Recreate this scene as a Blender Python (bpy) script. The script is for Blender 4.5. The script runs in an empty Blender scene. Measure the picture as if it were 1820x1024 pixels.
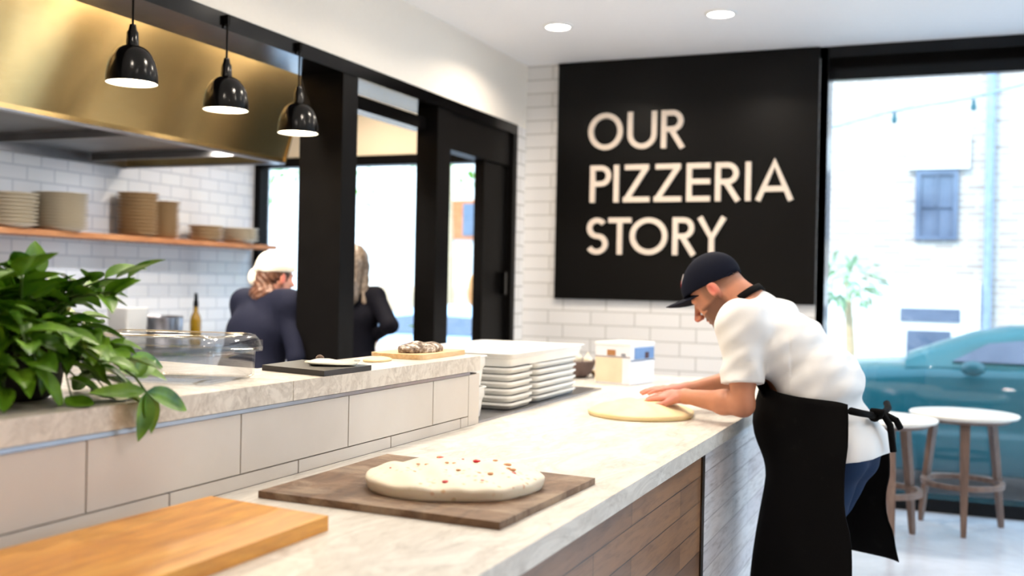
import bpy, bmesh, math, random
import numpy as np
from mathutils import Vector, Matrix
random.seed(7); RNG = np.random.RandomState(5)
sc = bpy.context.scene
COL = sc.collection
PI = math.pi

# ------------------------------------------------------------------ camera
YAW, PIT, ROL = 0.395556, -0.004244, 0.0204353
H = 1.42
fw = Vector((-math.sin(YAW)*math.cos(PIT), math.cos(YAW)*math.cos(PIT), math.sin(PIT)))
rt = Vector((math.cos(YAW), math.sin(YAW), 0)); up = rt.cross(fw)
r2 = rt*math.cos(ROL)+up*math.sin(ROL); u2 = -rt*math.sin(ROL)+up*math.cos(ROL)
cd = bpy.data.cameras.new('camera'); cam = bpy.data.objects.new('camera', cd); COL.objects.link(cam)
m = Matrix((r2, u2, -fw)).transposed().to_4x4(); m.translation = (0, 0, H); cam.matrix_world = m
cd.sensor_width = 36; cd.lens = 1879.44/1820*36; cd.clip_start = .05; cd.clip_end = 200
cd.dof.use_dof = True; cd.dof.focus_distance = 3.2; cd.dof.aperture_fstop = 1.9
sc.camera = cam

# ------------------------------------------------------------------ materials
def lin(c):
    return tuple(((v/12.92) if v <= .04045 else ((v+.055)/1.055)**2.4) for v in c)
class NT:
    def __init__(s, name):
        s.m = bpy.data.materials.new(name); s.m.use_nodes = True
        s.n = s.m.node_tree.nodes; s.l = s.m.node_tree.links
        s.b = s.n['Principled BSDF']; s.out = s.n['Material Output']
    def add(s, t, **k):
        n = s.n.new(t)
        for a, v in k.items(): setattr(n, a, v)
        return n
    def link(s, a, b): s.l.new(a, b)
    def coord(s, scale=(1, 1, 1), kind='Object', rot=(0, 0, 0)):
        tc = s.add('ShaderNodeTexCoord'); mp = s.add('ShaderNodeMapping')
        mp.inputs['Scale'].default_value = scale; mp.inputs['Rotation'].default_value = rot
        s.link(tc.outputs[kind], mp.inputs[0]); return mp.outputs[0]
    def noise(s, vec, scale=5, detail=4, rough=.5, dist=0):
        n = s.add('ShaderNodeTexNoise'); s.link(vec, n.inputs['Vector'])
        n.inputs['Scale'].default_value = scale; n.inputs['Detail'].default_value = detail
        n.inputs['Roughness'].default_value = rough; n.inputs['Distortion'].default_value = dist
        return n.outputs['Fac']
    def ramp(s, fac, stops):
        r = s.add('ShaderNodeValToRGB'); e = r.color_ramp.elements
        while len(e) < len(stops): e.new(.5)
        for i, (p, c) in enumerate(stops):
            e[i].position = p; e[i].color = (*lin(c), 1)
        s.link(fac, r.inputs[0]); return r.outputs['Color']
    def mix(s, fac, a, b, mode='MIX'):
        n = s.add('ShaderNodeMix', data_type='RGBA', blend_type=mode)
        for sock, v in ((n.inputs[0], fac), (n.inputs[6], a), (n.inputs[7], b)):
            if hasattr(v, 'node'): s.link(v, sock)
            elif isinstance(v, (int, float)): sock.default_value = v
            else: sock.default_value = (*lin(v), 1)
        return n.outputs[2]
    def bump(s, h, strength=.2, dist=.002):
        b = s.add('ShaderNodeBump'); b.inputs['Strength'].default_value = strength; b.inputs['Distance'].default_value = dist
        s.link(h, b.inputs['Height']); s.link(b.outputs[0], s.b.inputs['Normal'])
    def base(s, c):
        if hasattr(c, 'node'): s.link(c, s.b.inputs['Base Color'])
        else: s.b.inputs['Base Color'].default_value = (*lin(c), 1)
    def set(s, **k):
        for a, v in k.items(): s.b.inputs[a.replace('_', ' ')].default_value = v
        return s
def simple(name, c, rough=.5, metal=0, var=.04, scale=12, **k):
    t = NT(name); f = t.noise(t.coord(), scale, 3)
    lo = tuple(max(0, v-var) for v in c); hi = tuple(min(1, v+var) for v in c)
    t.base(t.ramp(f, [(.3, lo), (.7, hi)])); t.set(Roughness=rough, Metallic=metal, **k); return t.m
def brickmat(name, axes, c1, c2, grout, bw, rh, off=.5, rough=.15, mortar=.004, ox=0, oz=0, bump=.5, coat=0, rot=0):
    t = NT(name); tc = t.add('ShaderNodeTexCoord'); sp = t.add('ShaderNodeSeparateXYZ'); cb = t.add('ShaderNodeCombineXYZ')
    t.link(tc.outputs['Object'], sp.inputs[0])
    for i, (a, o) in enumerate(((axes[0], ox), (axes[1], oz))):
        ad = t.add('ShaderNodeMath', operation='ADD'); ad.inputs[1].default_value = o+100*bw if i == 0 else o+100*rh
        t.link(sp.outputs['XYZ'.index(a)], ad.inputs[0]); t.link(ad.outputs[0], cb.inputs[i])
    b = t.add('ShaderNodeTexBrick'); t.link(cb.outputs[0], b.inputs['Vector']); b.offset = off
    b.inputs['Scale'].default_value = 1; b.inputs['Brick Width'].default_value = bw; b.inputs['Row Height'].default_value = rh
    b.inputs['Mortar Size'].default_value = mortar; b.inputs['Mortar Smooth'].default_value = .1; b.inputs['Bias'].default_value = 0
    b.inputs['Color1'].default_value = (*lin(c1), 1); b.inputs['Color2'].default_value = (*lin(c2), 1); b.inputs['Mortar'].default_value = (*lin(grout), 1)
    t.base(b.outputs['Color']); t.set(Roughness=rough)
    iv = t.add('ShaderNodeMath', operation='SUBTRACT'); iv.inputs[0].default_value = 1; t.link(b.outputs['Fac'], iv.inputs[1])
    t.bump(iv.outputs[0], bump, .003); t.tex = b; t.vec = cb.outputs[0]
    if coat: t.set(Coat_Weight=coat)
    return t
M = {}
def wallpaint(name, c, rough=.6):
    t = NT(name); f = t.noise(t.coord(), 60, 2); t.base(t.ramp(f, [(.3, tuple(v-.008 for v in c)), (.7, c)]))
    t.set(Roughness=rough); t.bump(f, .05, .001); return t.m
M['plaster'] = wallpaint('white_plaster', (.93, .90, .855))
M['ceil'] = wallpaint('ceiling_paint', (.97, .97, .975))
M['beige'] = wallpaint('cream_plaster', (.93, .86, .74))
M['tile_back'] = brickmat('white_tile_back', 'XZ', (.89, .88, .87), (.87, .86, .85), (.74, .73, .71), .33, .1, .35, .22, .005, oz=.07).m
M['tile_side'] = brickmat('white_tile_side', 'YZ', (.91, .90, .89), (.89, .88, .87), (.72, .71, .69), .2, .1, .5, .15, .005).m
M['tile_kitchen'] = brickmat('white_tile_kitchen', 'YZ', (.93, .94, .96), (.91, .92, .95), (.80, .82, .86), .22, .092, .5, .12, .006, oz=.02).m
M['black'] = simple('black_steel', (.035, .03, .028), .42, 0, .006, 8, Specular_IOR_Level=.08)
M['gloss_black'] = simple('gloss_black_paint', (.022, .02, .022), .18, 0, .004, 8, Specular_IOR_Level=.25)
M['sign'] = simple('satin_black_panel', (.035, .03, .027), .36, 0, .004, 30, Specular_IOR_Level=.16)
M['letter'] = simple('cream_letters', (.86, .80, .74), .45, 0, .01)
M['white_plastic'] = simple('white_plastic', (.93, .93, .92), .35, 0, .01, 6)
M['white_paint'] = simple('white_laminate', (.90, .90, .92), .3, 0, .01)
M['steel'] = simple('brushed_steel', (.62, .62, .64), .3, 1, .02)
M['chrome'] = simple('chrome', (.8, .8, .8), .12, 1, .01)
M['dark_trim'] = simple('bronze_trim', (.24, .18, .12), .35, .8, .02)
# hood: brushed stainless, brushed along Y
t = NT('hood_stainless'); f = t.noise(t.coord((1, .6, 60)), 18, 3); t.base(t.ramp(f, [(.3, (.78, .66, .44)), (.7, (.88, .77, .54))]))
t.set(Metallic=1, Roughness=.22, Anisotropic=.95); M['hood'] = t.m
tn = t.add('ShaderNodeCombineXYZ'); tn.inputs[0].default_value = .28; tn.inputs[2].default_value = .96; t.link(tn.outputs[0], t.b.inputs['Tangent'])
M['hood_in'] = simple('hood_inner_steel', (.42, .41, .40), .38, 1, .04, 3)
# marble / stone worktop
def stone(name, base, vein, warm, rough=.35, scl=(2.4, .8, 2.4)):
    t = NT(name); v = t.coord(scl); n1 = t.noise(v, 3.2, 8, .62, 1.6); n2 = t.noise(v, 11, 6, .7, .8); n3 = t.noise(t.coord(), 1.1, 2)
    c = t.ramp(n1, [(.0, base), (.40, base), (.52, vein), (.60, base), (1, base)])
    c2 = t.ramp(n2, [(.35, vein), (.5, base), (1, base)])
    c3 = t.mix(.45, c, c2); c4 = t.mix(t.ramp(n3, [(.35, (0, 0, 0)), (.7, (.6, .6, .6))]), c3, warm)
    t.base(c4); t.set(Roughness=rough, Coat_Weight=.15, Coat_Roughness=.25); return t.m
M['stone'] = stone('pale_stone', (.885, .865, .83), (.72, .69, .65), (.89, .85, .78), .38)
M['stone_ledge'] = stone('ledge_stone', (.885, .85, .80), (.70, .65, .59), (.86, .80, .72), .4, (3, 3, 3))
def tilem():
    t = NT('large_format_tile'); v = t.coord(); f = t.noise(v, 2.5, 5); g = t.noise(v, 220, 2)
    c = t.ramp(f, [(.3, (.80, .765, .725)), (.7, (.85, .82, .785))]); t.base(c); t.set(Roughness=.45); t.bump(g, .04, .001); return t.m
M['bigtile'] = tilem()
M['grout'] = simple('dark_grout', (.40, .36, .34), .8)
def wood(name, a, b, c, scl, rough=.45, coat=0, detail=6):
    t = NT(name); v = t.coord(scl); n1 = t.noise(v, 3, detail, .6, 1.2); n2 = t.noise(v, 14, 4, .6)
    k = t.ramp(n1, [(.25, a), (.5, b), (.75, c)]); k2 = t.ramp(n2, [(.3, (.82, .82, .82)), (.65, (1, 1, 1))])
    t.base(t.mix(.6, k, k2, 'MULTIPLY')); t.set(Roughness=rough, Coat_Weight=coat, Coat_Roughness=.3); t.bump(n2, .12, .001); return t.m
M['bamboo'] = wood('honey_wood', (.72, .45, .14), (.86, .58, .20), (.93, .68, .28), (6, .8, 6), .42, .2)
t = NT('worn_dark_wood'); v = t.coord((4, 1.2, 4)); n1 = t.noise(v, 3, 6, .6, 1.2); fl_ = t.noise(t.coord((1, 2.2, 1)), 5, 7, .7, .6)
k = t.ramp(n1, [(.25, (.27, .19, .13)), (.5, (.40, .29, .20)), (.75, (.52, .40, .29))]); t.base(t.mix(t.ramp(fl_, [(.46, (0, 0, 0)), (.62, (.6, .6, .6))]), k, (.78, .70, .60))); t.set(Roughness=.6); t.bump(n1, .15, .001); M['darkwood'] = t.m
M['shelfwood'] = wood('shelf_wood', (.62, .38, .20), (.74, .48, .28), (.80, .56, .36), (5, .8, 5), .5)
M['stoolwood'] = wood('walnut_leg', (.34, .25, .20), (.45, .34, .28), (.52, .41, .34), (8, 8, 1.2), .45)
M['boardwood'] = wood('pale_board', (.82, .64, .44), (.90, .76, .56), (.94, .82, .66), (6, 1, 6), .5)
# plank cladding of the counter
def plankm(name, c1, c2, gap, warm):
    bt = brickmat(name, 'YZ', c1, c2, gap, .9, .088, .37, .38, .0018, bump=.4, oz=.03)
    v = bt.coord((1, 1.6, 16)); g1 = bt.noise(v, 4, 8, .65, .7); g2 = bt.noise(bt.coord((1, .9, 5)), 2.2, 3)
    cc = bt.mix(.75, bt.tex.outputs['Color'], bt.ramp(g1, [(.3, (.62, .58, .55)), (.5, (.92, .92, .92)), (.68, (1, 1, 1))]), 'MULTIPLY')
    bt.base(bt.mix(bt.ramp(g2, [(.45, (0, 0, 0)), (.75, (.5, .5, .5))]), cc, warm)); bt.set(Coat_Weight=.35, Coat_Roughness=.3); return bt.m
M['planks'] = plankm('counter_planks', (.62, .45, .31), (.42, .30, .22), (.16, .11, .08), (.74, .54, .34))
M['planks_glare'] = plankm('glare_counter_planks', (.97, .95, .94), (.88, .85, .86), (.62, .58, .58), (.97, .95, .94))  # same planks with the street window's glare whitened into the colour
t = NT('polished_concrete'); v = t.coord(); f = t.noise(v, 1.6, 8, .6, .4)
t.base(t.ramp(f, [(.3, (.66, .67, .70)), (.7, (.82, .83, .86))])); t.set(Roughness=.24); M['floor'] = t.m
M['stooltop'] = simple('pale_stool_top', (.90, .86, .80), .3, 0, .02)
M['asphalt'] = simple('street_paving', (.62, .62, .64), .8, 0, .04, 3)
M['brick_out'] = brickmat('street_brick', 'XZ', (.72, .66, .62), (.62, .56, .52), (.74, .71, .68), .24, .08, .5, .8, .012).m
M['facade'] = wallpaint('facade_plaster', (.88, .86, .84), .8)
M['win_dark'] = simple('facade_glass', (.36, .40, .47), .1, 0, .05, 2)
M['blue_pipe'] = simple('drainpipe_blue', (.50, .56, .66), .5)
M['skin'] = None
# glass: thin pane (mix of transparent and glossy by fresnel)
def glassmat(name, tint=(1, 1, 1), rough=0.0, ior=1.45, extra=0):
    t = NT(name); t.n.remove(t.b)
    tr = t.add('ShaderNodeBsdfTransparent'); tr.inputs[0].default_value = (*lin(tint), 1)
    gl = t.add('ShaderNodeBsdfGlossy'); gl.inputs['Roughness'].default_value = rough
    fr = t.add('ShaderNodeLayerWeight'); fr.inputs[0].default_value = .5
    pw = t.add('ShaderNodeMath', operation='POWER'); pw.inputs[1].default_value = 5; t.link(fr.outputs['Facing'], pw.inputs[0])
    ma = t.add('ShaderNodeMath', operation='MULTIPLY_ADD'); ma.inputs[1].default_value = .96; ma.inputs[2].default_value = .04; t.link(pw.outputs[0], ma.inputs[0])
    mx = t.add('ShaderNodeMixShader'); fac = ma.outputs[0]
    if extra:
        ad = t.add('ShaderNodeMath', operation='ADD'); ad.inputs[1].default_value = extra; t.link(fac, ad.inputs[0]); fac = ad.outputs[0]
    t.link(fac, mx.inputs[0]); t.link(tr.outputs[0], mx.inputs[1]); t.link(gl.outputs[0], mx.inputs[2])
    t.link(mx.outputs[0], t.out.inputs[0]); return t.m
M['glass'] = glassmat('window_glass')
M['clear'] = glassmat('clear_plastic', (.97, .975, .98), .04, 1.45, .05)
def emis(name, c, s):
    t = NT(name); t.base((.9, .9, .9)); t.b.inputs['Emission Color'].default_value = (*c, 1); t.b.inputs['Emission Strength'].default_value = s; return t.m
M['bulb'] = emis('lamp_glow', (1, .86, .62), 14)
M['down'] = emis('downlight_glow', (1, .93, .82), 22)
M['oil'] = simple('olive_oil_glass', (.62, .48, .05), .12, 0, .05, 6, Transmission_Weight=.3)
M['plate_w'] = simple('stoneware_cream', (.80, .76, .68), .4, 0, .02)
M['plate_b'] = simple('stoneware_tan', (.66, .55, .40), .45, 0, .03)
M['kraft'] = simple('tan_box', (.72, .62, .48), .7, 0, .02)
M['bowl'] = simple('dark_clay', (.36, .29, .28), .5, 0, .03)
M['garlic'] = simple('ivory', (.93, .88, .78), .6, 0, .03)
def leafm(name, a, b):
    t = NT(name); f = t.noise(t.coord(), 14, 3); t.base(t.ramp(f, [(.3, a), (.7, b)])); t.set(Roughness=.36, Subsurface_Weight=.0)
    t.b.inputs['Transmission Weight'].default_value = 0; t.bump(t.noise(t.coord(), 90, 3), .15, .002); return t.m
M['leaf'] = leafm('green_leaf', (.14, .34, .05), (.48, .66, .14))
M['leaf_l'] = leafm('bright_leaf', (.30, .48, .09), (.52, .68, .18))
M['stem'] = simple('stem_green', (.28, .38, .14), .5)
M['soil'] = simple('dark_pot', (.12, .10, .09), .6)
# doughs
def doughm(name, c1, c2, specks=True):
    t = NT(name); v = t.coord(); f = t.noise(v, 9, 4); c = t.ramp(f, [(.3, c1), (.7, c2)])
    if specks:
        vo = t.add('ShaderNodeTexVoronoi'); vo.inputs['Scale'].default_value = 46; t.link(v, vo.inputs['Vector'])
        s1 = t.ramp(vo.outputs['Distance'], [(.0, (1, 1, 1)), (.20, (1, 1, 1)), (.30, (0, 0, 0))])
        s2 = t.ramp(t.noise(v, 12, 2), [(.46, (0, 0, 0)), (.56, (.85, .85, .85))])
        k = t.mix(1.0, s1, s2, 'MULTIPLY'); col = t.ramp(t.noise(v, 25, 2), [(.42, (.66, .62, .34)), (.55, (.84, .62, .44))])
        c = t.mix(k, c, col)
    t.base(c); t.set(Roughness=.6, Subsurface_Weight=.1, Subsurface_Scale=.01); t.bump(t.noise(v, 60, 4), .15, .003); return t.m
M['dough'] = doughm('focaccia_dough', (.90, .85, .755), (.93, .885, .80))
M['dough2'] = doughm('pizza_dough', (.90, .81, .60), (.93, .86, .68), False)
M['tomato'] = simple('red_berry', (.78, .10, .12), .3, 0, .04, 40)
M['toast'] = simple('toasted_bit', (.80, .56, .38), .6, 0, .06, 60)
# cloth
def cloth(name, c, rough=.85, var=.02, big=0, sp=0):
    t = NT(name); v = t.coord(); f = t.noise(v, 400, 2); col = t.ramp(t.noise(v, 4, 3), [(.3, tuple(max(0, q-var) for q in c)), (.7, c)])
    if sp:
        k = t.ramp(t.noise(v, 14, 5, .7), [(.60, (0, 0, 0)), (.70, (sp, sp, sp))]); col = t.mix(k, col, (.75, .73, .70))
    t.base(col); t.set(Roughness=rough, Specular_IOR_Level=.08); t.bump(f, .15, .001); return t.m
M['shirt'] = cloth('white_cotton', (.90, .89, .88))
M['apron'] = cloth('black_apron_cloth', (.065, .06, .06), .85, .01, sp=.10)
M['denim'] = cloth('blue_denim', (.13, .19, .29), .8, .03)
M['navy'] = cloth('navy_knit', (.10, .11, .17), .8, .015)
M['cap'] = cloth('navy_cap_cloth', (.07, .08, .13), .75, .01)
M['blackshirt'] = cloth('black_knit', (.05, .05, .08), .8, .01)
M['capwhite'] = cloth('cream_cap_cloth', (.93, .90, .84), .8)
M['hair_b'] = simple('brown_hair', (.34, .20, .12), .45, 0, .08, 60)
M['hair_d'] = simple('dark_blond_hair', (.42, .36, .30), .4, 0, .12, 50)
M['eye'] = simple('eye_white', (.75, .70, .66), .3); M['iris'] = simple('eye_dark', (.10, .07, .05), .2)
def skinmat():
    t = NT('skin'); at = t.add('ShaderNodeAttribute'); at.attribute_name = 'tint'
    n = t.noise(t.coord(), 25, 4); a = t.mix(.25, at.outputs['Color'], t.ramp(n, [(.3, (.72, .50, .40)), (.7, (.92, .74, .62))]), 'MULTIPLY')
    t.base(a); t.set(Roughness=.5, Subsurface_Weight=.08, Subsurface_Scale=.01); return t.m
M['skin'] = skinmat()
def carpaint(name, c):
    t = NT(name); t.base(t.ramp(t.noise(t.coord(), 2, 2), [(.3, c), (.7, tuple(v*1.08 for v in c))])); t.set(Roughness=.5, Metallic=0, Specular_IOR_Level=.2, Coat_Weight=.5, Coat_Roughness=.04, Coat_IOR=1.5); return t.m
M['teal'] = carpaint('teal_car_paint', (.0, .29, .32)); M['palecar'] = carpaint('pale_car_paint', (.62, .70, .80))
M['rubber'] = simple('tyre_rubber', (.06, .06, .06), .8)

# ------------------------------------------------------------------ mesh helpers
def tag(o, label=None, cat=None, group=None, kind=None):
    if label: o['label'] = label
    if cat: o['category'] = cat
    if group: o['group'] = group
    if kind: o['kind'] = kind
    return o
def emp(name, loc, label=None, cat=None, group=None, rz=0):
    o = bpy.data.objects.new(name, None); COL.objects.link(o); o.location = loc; o.rotation_euler = (0, 0, rz); o.empty_display_size = .05
    return tag(o, label, cat, group)
def org(o):
    v = Vector((0, 0, 0))
    while o: v = v+o.location; o = o.parent
    return v
def obj(name, bm, mat, parent=None, smooth=False, bevel=0, seg=2, local=False):
    """bm in world coordinates unless local; children are shifted by the parent's origin"""
    if bevel: bmesh.ops.bevel(bm, geom=[e for e in bm.edges if len(e.link_faces) == 2 and e.calc_face_angle(0) > .5], offset=bevel, segments=seg, affect='EDGES', profile=.7)
    bmesh.ops.recalc_face_normals(bm, faces=bm.faces)
    me = bpy.data.meshes.new(name)
    if not local and parent is not None:
        bmesh.ops.translate(bm, verts=bm.verts, vec=-org(parent))
    elif not local:
        pass
    bm.to_mesh(me); bm.free()
    if smooth:
        for p in me.polygons: p.use_smooth = True
    mats = mat if isinstance(mat, (list, tuple)) else [mat]
    for q in mats: me.materials.append(q)
    o = bpy.data.objects.new(name, me); COL.objects.link(o); o.parent = parent
    if smooth and smooth != 'all':
        me.set_sharp_from_angle(angle=math.radians(50))
    return o
def recentre(o):
    """put a single-mesh thing's origin at its base"""
    me = o.data; n = len(me.vertices); a = np.empty(n*3); me.vertices.foreach_get('co', a); a = a.reshape(-1, 3)
    c = Vector(((a[:, 0].min()+a[:, 0].max())/2, (a[:, 1].min()+a[:, 1].max())/2, a[:, 2].min()))
    me.transform(Matrix.Translation(-c)); o.location = c; return o
def B(*boxes):
    bm = bmesh.new()
    for b in boxes: box(bm, *b)
    return bm
def box(bm, x0, x1, y0, y1, z0, z1, M4=None):
    vs = [bm.verts.new(p) for p in ((x0, y0, z0), (x1, y0, z0), (x1, y1, z0), (x0, y1, z0), (x0, y0, z1), (x1, y0, z1), (x1, y1, z1), (x0, y1, z1))]
    for f in ((0, 3, 2, 1), (4, 5, 6, 7), (0, 1, 5, 4), (1, 2, 6, 5), (2, 3, 7, 6), (3, 0, 4, 7)): bm.faces.new([vs[i] for i in f])
    if M4 is not None: bmesh.ops.transform(bm, matrix=M4, verts=vs)
    return vs
def prism(bm, pts, z0, z1, topscale=None):
    a = [bm.verts.new((x, y, z0)) for x, y in pts]; b = [bm.verts.new((x, y, z1)) for x, y in pts]
    n = len(pts); bm.faces.new(a[::-1]); bm.faces.new(b)
    for i in range(n): bm.faces.new((a[i], a[(i+1) % n], b[(i+1) % n], b[i]))
def lathe(bm, prof, c=(0, 0, 0), n=32, cap=True, sq=None):
    rings = []
    for r, z in prof:
        rings.append([bm.verts.new((c[0]+r*math.cos(2*PI*i/n), c[1]+r*math.sin(2*PI*i/n), c[2]+z)) for i in range(n)])
    for a, b in zip(rings, rings[1:]):
        for i in range(n): bm.faces.new((a[i], a[(i+1) % n], b[(i+1) % n], b[i]))
    if cap:
        bm.faces.new(rings[0][::-1]); bm.faces.new(rings[-1])
    return rings
def tube(bm, pts, rad, n=10, caps=True):
    pts = [Vector(p) for p in pts]; rad = rad if isinstance(rad, (list, tuple)) else [rad]*len(pts)
    rings = []; prev = None
    for i, p in enumerate(pts):
        d = (pts[min(i+1, len(pts)-1)]-pts[max(i-1, 0)]).normalized()
        if prev is None: a = d.orthogonal().normalized()
        else: a = (prev-d*prev.dot(d)).normalized()
        prev = a; b = d.cross(a)
        rings.append([bm.verts.new(p+(a*math.cos(2*PI*k/n)+b*math.sin(2*PI*k/n))*rad[i]) for k in range(n)])
    for a, b in zip(rings, rings[1:]):
        for k in range(n): bm.faces.new((a[k], a[(k+1) % n], b[(k+1) % n], b[k]))
    if caps: bm.faces.new(rings[0][::-1]); bm.faces.new(rings[-1])
def loft(bm, secs, close=True, caps=True):
    R = [[bm.verts.new(p) for p in s] for s in secs]; n = len(R[0])
    for a, b in zip(R, R[1:]):
        for i in range(n if close else n-1): bm.faces.new((a[i], a[(i+1) % n], b[(i+1) % n], b[i]))
    if caps and close: bm.faces.new(R[0][::-1]); bm.faces.new(R[-1])
def struct(name, bm, mat, parent=None, **k):
    o = obj(name, bm, mat, parent, **k)
    if parent is None: o['kind'] = 'structure'
    return o
def copy_tree(o, parent=None):
    c = o.copy(); COL.objects.link(c); c.parent = parent
    for ch in list(o.children): copy_tree(ch, c)
    return c
def thing(name, bm, mat, label, cat, group=None, **k):
    return recentre(tag(obj(name, bm, mat, **k), label, cat, group))
def ordinal(n): return ['topmost', 'second', 'third', 'fourth', 'fifth', 'sixth', 'seventh', 'eighth', 'ninth', 'tenth', 'eleventh', 'twelfth', 'thirteenth', 'fourteenth', 'fifteenth'][n]

# ------------------------------------------------------------------ room shell
YB, XL, XK, ZC = 7.3, -2.96, -5.38, 3.04
struct('floor', B((-5.6, 3.6, -2.6, 7.55, -.1, 0)), M['floor'])
struct('ceiling', B((-5.6, 3.6, -2.6, 7.7, ZC, ZC+.15)), M['ceil'])
struct('wall_back', B((XL-.2, -.853, YB, YB+.2, 0, ZC), (-.853, -.80, YB, YB+.2, 0, ZC)), M['tile_back'])
struct('wall_right', B((3.3, 3.5, -2.5, 4.2, 0, ZC), (3.3, 3.5, 4.2, 7.5, 2.5, ZC), (3.3, 3.5, 4.2, 7.5, 0, .15), (3.3, 3.5, 6.9, 7.5, .15, 2.5)), M['plaster'])
w3 = tag(emp('added_window', (3.4, 4.2, .15)), kind='structure')  # added window out of view, lets bluish daylight fill the room
obj('window_frame', B((3.34, 3.46, 4.2, 4.26, .15, 2.5), (3.34, 3.46, 6.84, 6.9, .15, 2.5), (3.34, 3.46, 4.26, 6.84, .15, .21), (3.34, 3.46, 4.26, 6.84, 2.44, 2.5)), M['black'], w3)
obj('window_pane', B((3.395, 3.403, 4.26, 6.84, .21, 2.44)), M['glass'], w3)
struct('wall_rear', B((-5.5, 3.4, -2.5, -2.3, 0, ZC)), M['plaster'])
struct('wall_kitchen_left', B((XK-.15, XK, -2.4, 7.5, 0, ZC)), M['tile_kitchen'])
# left wall: plaster band above the opening, tile return beside it
w = struct('wall_left', B((XL-.255, XL, -2.3, YB, 2.57, ZC)), M['plaster'])
struct('wall_left_return', B((XL-.315, XL, 7.112, YB, 0, 2.57)), M['tile_side'])
# kitchen back wall: plaster above the window
struct('wall_kitchen_back', B((XK, XL-.2, YB, YB+.2, 2.41, ZC)), M['beige'])
struct('wall_kitchen_back_low', B((XK, XL-.2, YB, YB+.2, 0, .35)), M['beige'])
# kitchen window: black frame, panes
wf = tag(emp('window_2', (-4.3, YB, .35)), kind='structure')
obj('window_frame', B((XK, -5.32, YB-.02, YB+.1, .35, 2.41), (-5.32, XL-.2, YB-.02, YB+.1, 2.335, 2.41), (-5.32, XL-.2, YB-.02, YB+.1, .35, .45), (-4.72, -4.63, YB-.02, YB+.1, .45, 2.335), (-3.73, -3.66, YB-.02, YB+.1, .45, 2.335)), M['black'], wf)
for a, b in ((-5.32, -4.72), (-4.63, -3.73), (-3.66, XL-.2)): obj('window_pane', B((a, b, YB+.03, YB+.04, .45, 2.335)), M['glass'], wf)
# street window
w1 = tag(emp('window_1', (1.2, 7.4, 0)), kind='structure')
obj('window_header', B((-.853, 3.3, YB, YB+.3, 2.965, ZC)), M['gloss_black'], w1)
obj('window_frame', B((-.85, -.795, YB+.0, YB+.26, 0, 2.965), (-.795, 3.3, YB+.19, YB+.26, 2.85, 2.965), (-.795, 3.3, YB+.05, YB+.26, 0, .085), (2.4, 2.46, YB+.19, YB+.26, .085, 2.85)), M['gloss_black'], w1)
obj('window_pane', B((-.795, 2.4, YB+.22, YB+.228, .085, 2.85)), M['glass'], w1)
obj('window_pane', B((2.46, 3.3, YB+.22, YB+.228, .085, 2.85)), M['glass'], w1)
# black steel frame of the kitchen opening
fr = tag(emp('trim_1', (XL, 4.5, 0)), kind='structure')
DP = .255
obj('frame_header', B((XL-DP, XL+.012, -2.3, 7.112, 2.50, 2.572)), M['gloss_black'], fr)
obj('frame_jamb', B((XL-DP-.03, XL+.012, 7.04, 7.112, 0, 2.50)), M['black'], fr)
obj('frame_post', B((XL-DP, XL+.008, 4.736, 4.885, 0, 2.50)), M['black'], fr, bevel=.004)
obj('frame_rail', B((XL-.16, XL-.06, 4.885, 5.84, 2.355, 2.43)), M['gloss_black'], fr)
obj('frame_post', B((XL-.14, XL+.004, 5.84, 6.025, 0, 2.50)), M['black'], fr, bevel=.004)
obj('frame_transom', B((XL-.12, XL-.01, 6.025, 7.04, 2.265, 2.50)), M['black'], fr)
obj('side_panel', B((XL-.10, XL-.03, 6.62, 7.04, 0, 2.265)), M['black'], fr)
obj('door_handle', B((XL-.03, XL+.012, 6.93, 6.96, 1.34, 1.5)), M['gloss_black'], fr, bevel=.004)

# ------------------------------------------------------------------ sign with raised letters
sg = emp('wall_sign', (-1.78, YB, 1.317), 'large black wall sign with raised cream letters beside the street window', 'sign')
obj('sign_panel', B((-2.70, -.853, 7.268, YB-.001, 1.317, ZC-.004)), M['sign'], sg, bevel=.002)
def stroke(bm, pts, wd, closed=False, y0=7.245, y1=7.268):
    P = []
    for p in pts:
        v_ = Vector((p[0], p[1]))
        if not P or (v_-P[-1]).length > 1e-4: P.append(v_)
    n = len(P); Lf = []; Rt = []
    for i in range(n):
        if closed: a, b = P[i]-P[i-1], P[(i+1) % n]-P[i]
        else: a = P[i]-P[i-1] if i else P[1]-P[0]; b = P[i+1]-P[i] if i < n-1 else P[-1]-P[-2]
        a.normalize(); b.normalize(); na = Vector((-a.y, a.x)); nb = Vector((-b.y, b.x)); mm = (na+nb)
        if mm.length < .2: mm = na
        mm.normalize(); s = wd/2/max(.6, mm.dot(na)); Lf.append(P[i]+mm*s); Rt.append(P[i]-mm*s)
    secs = [[(l.x, y0, l.y), (r.x, y0, r.y), (r.x, y1, r.y), (l.x, y1, l.y)] for l, r in zip(Lf, Rt)]
    if closed: secs.append(secs[0])
    loft(bm, secs, True, not closed)
def arc(cx, cy, rx, ry, a0, a1, n=24): return [(cx+rx*math.cos(math.radians(a0+(a1-a0)*i/n)), cy+ry*math.sin(math.radians(a0+(a1-a0)*i/n))) for i in range(n+1)]
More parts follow.
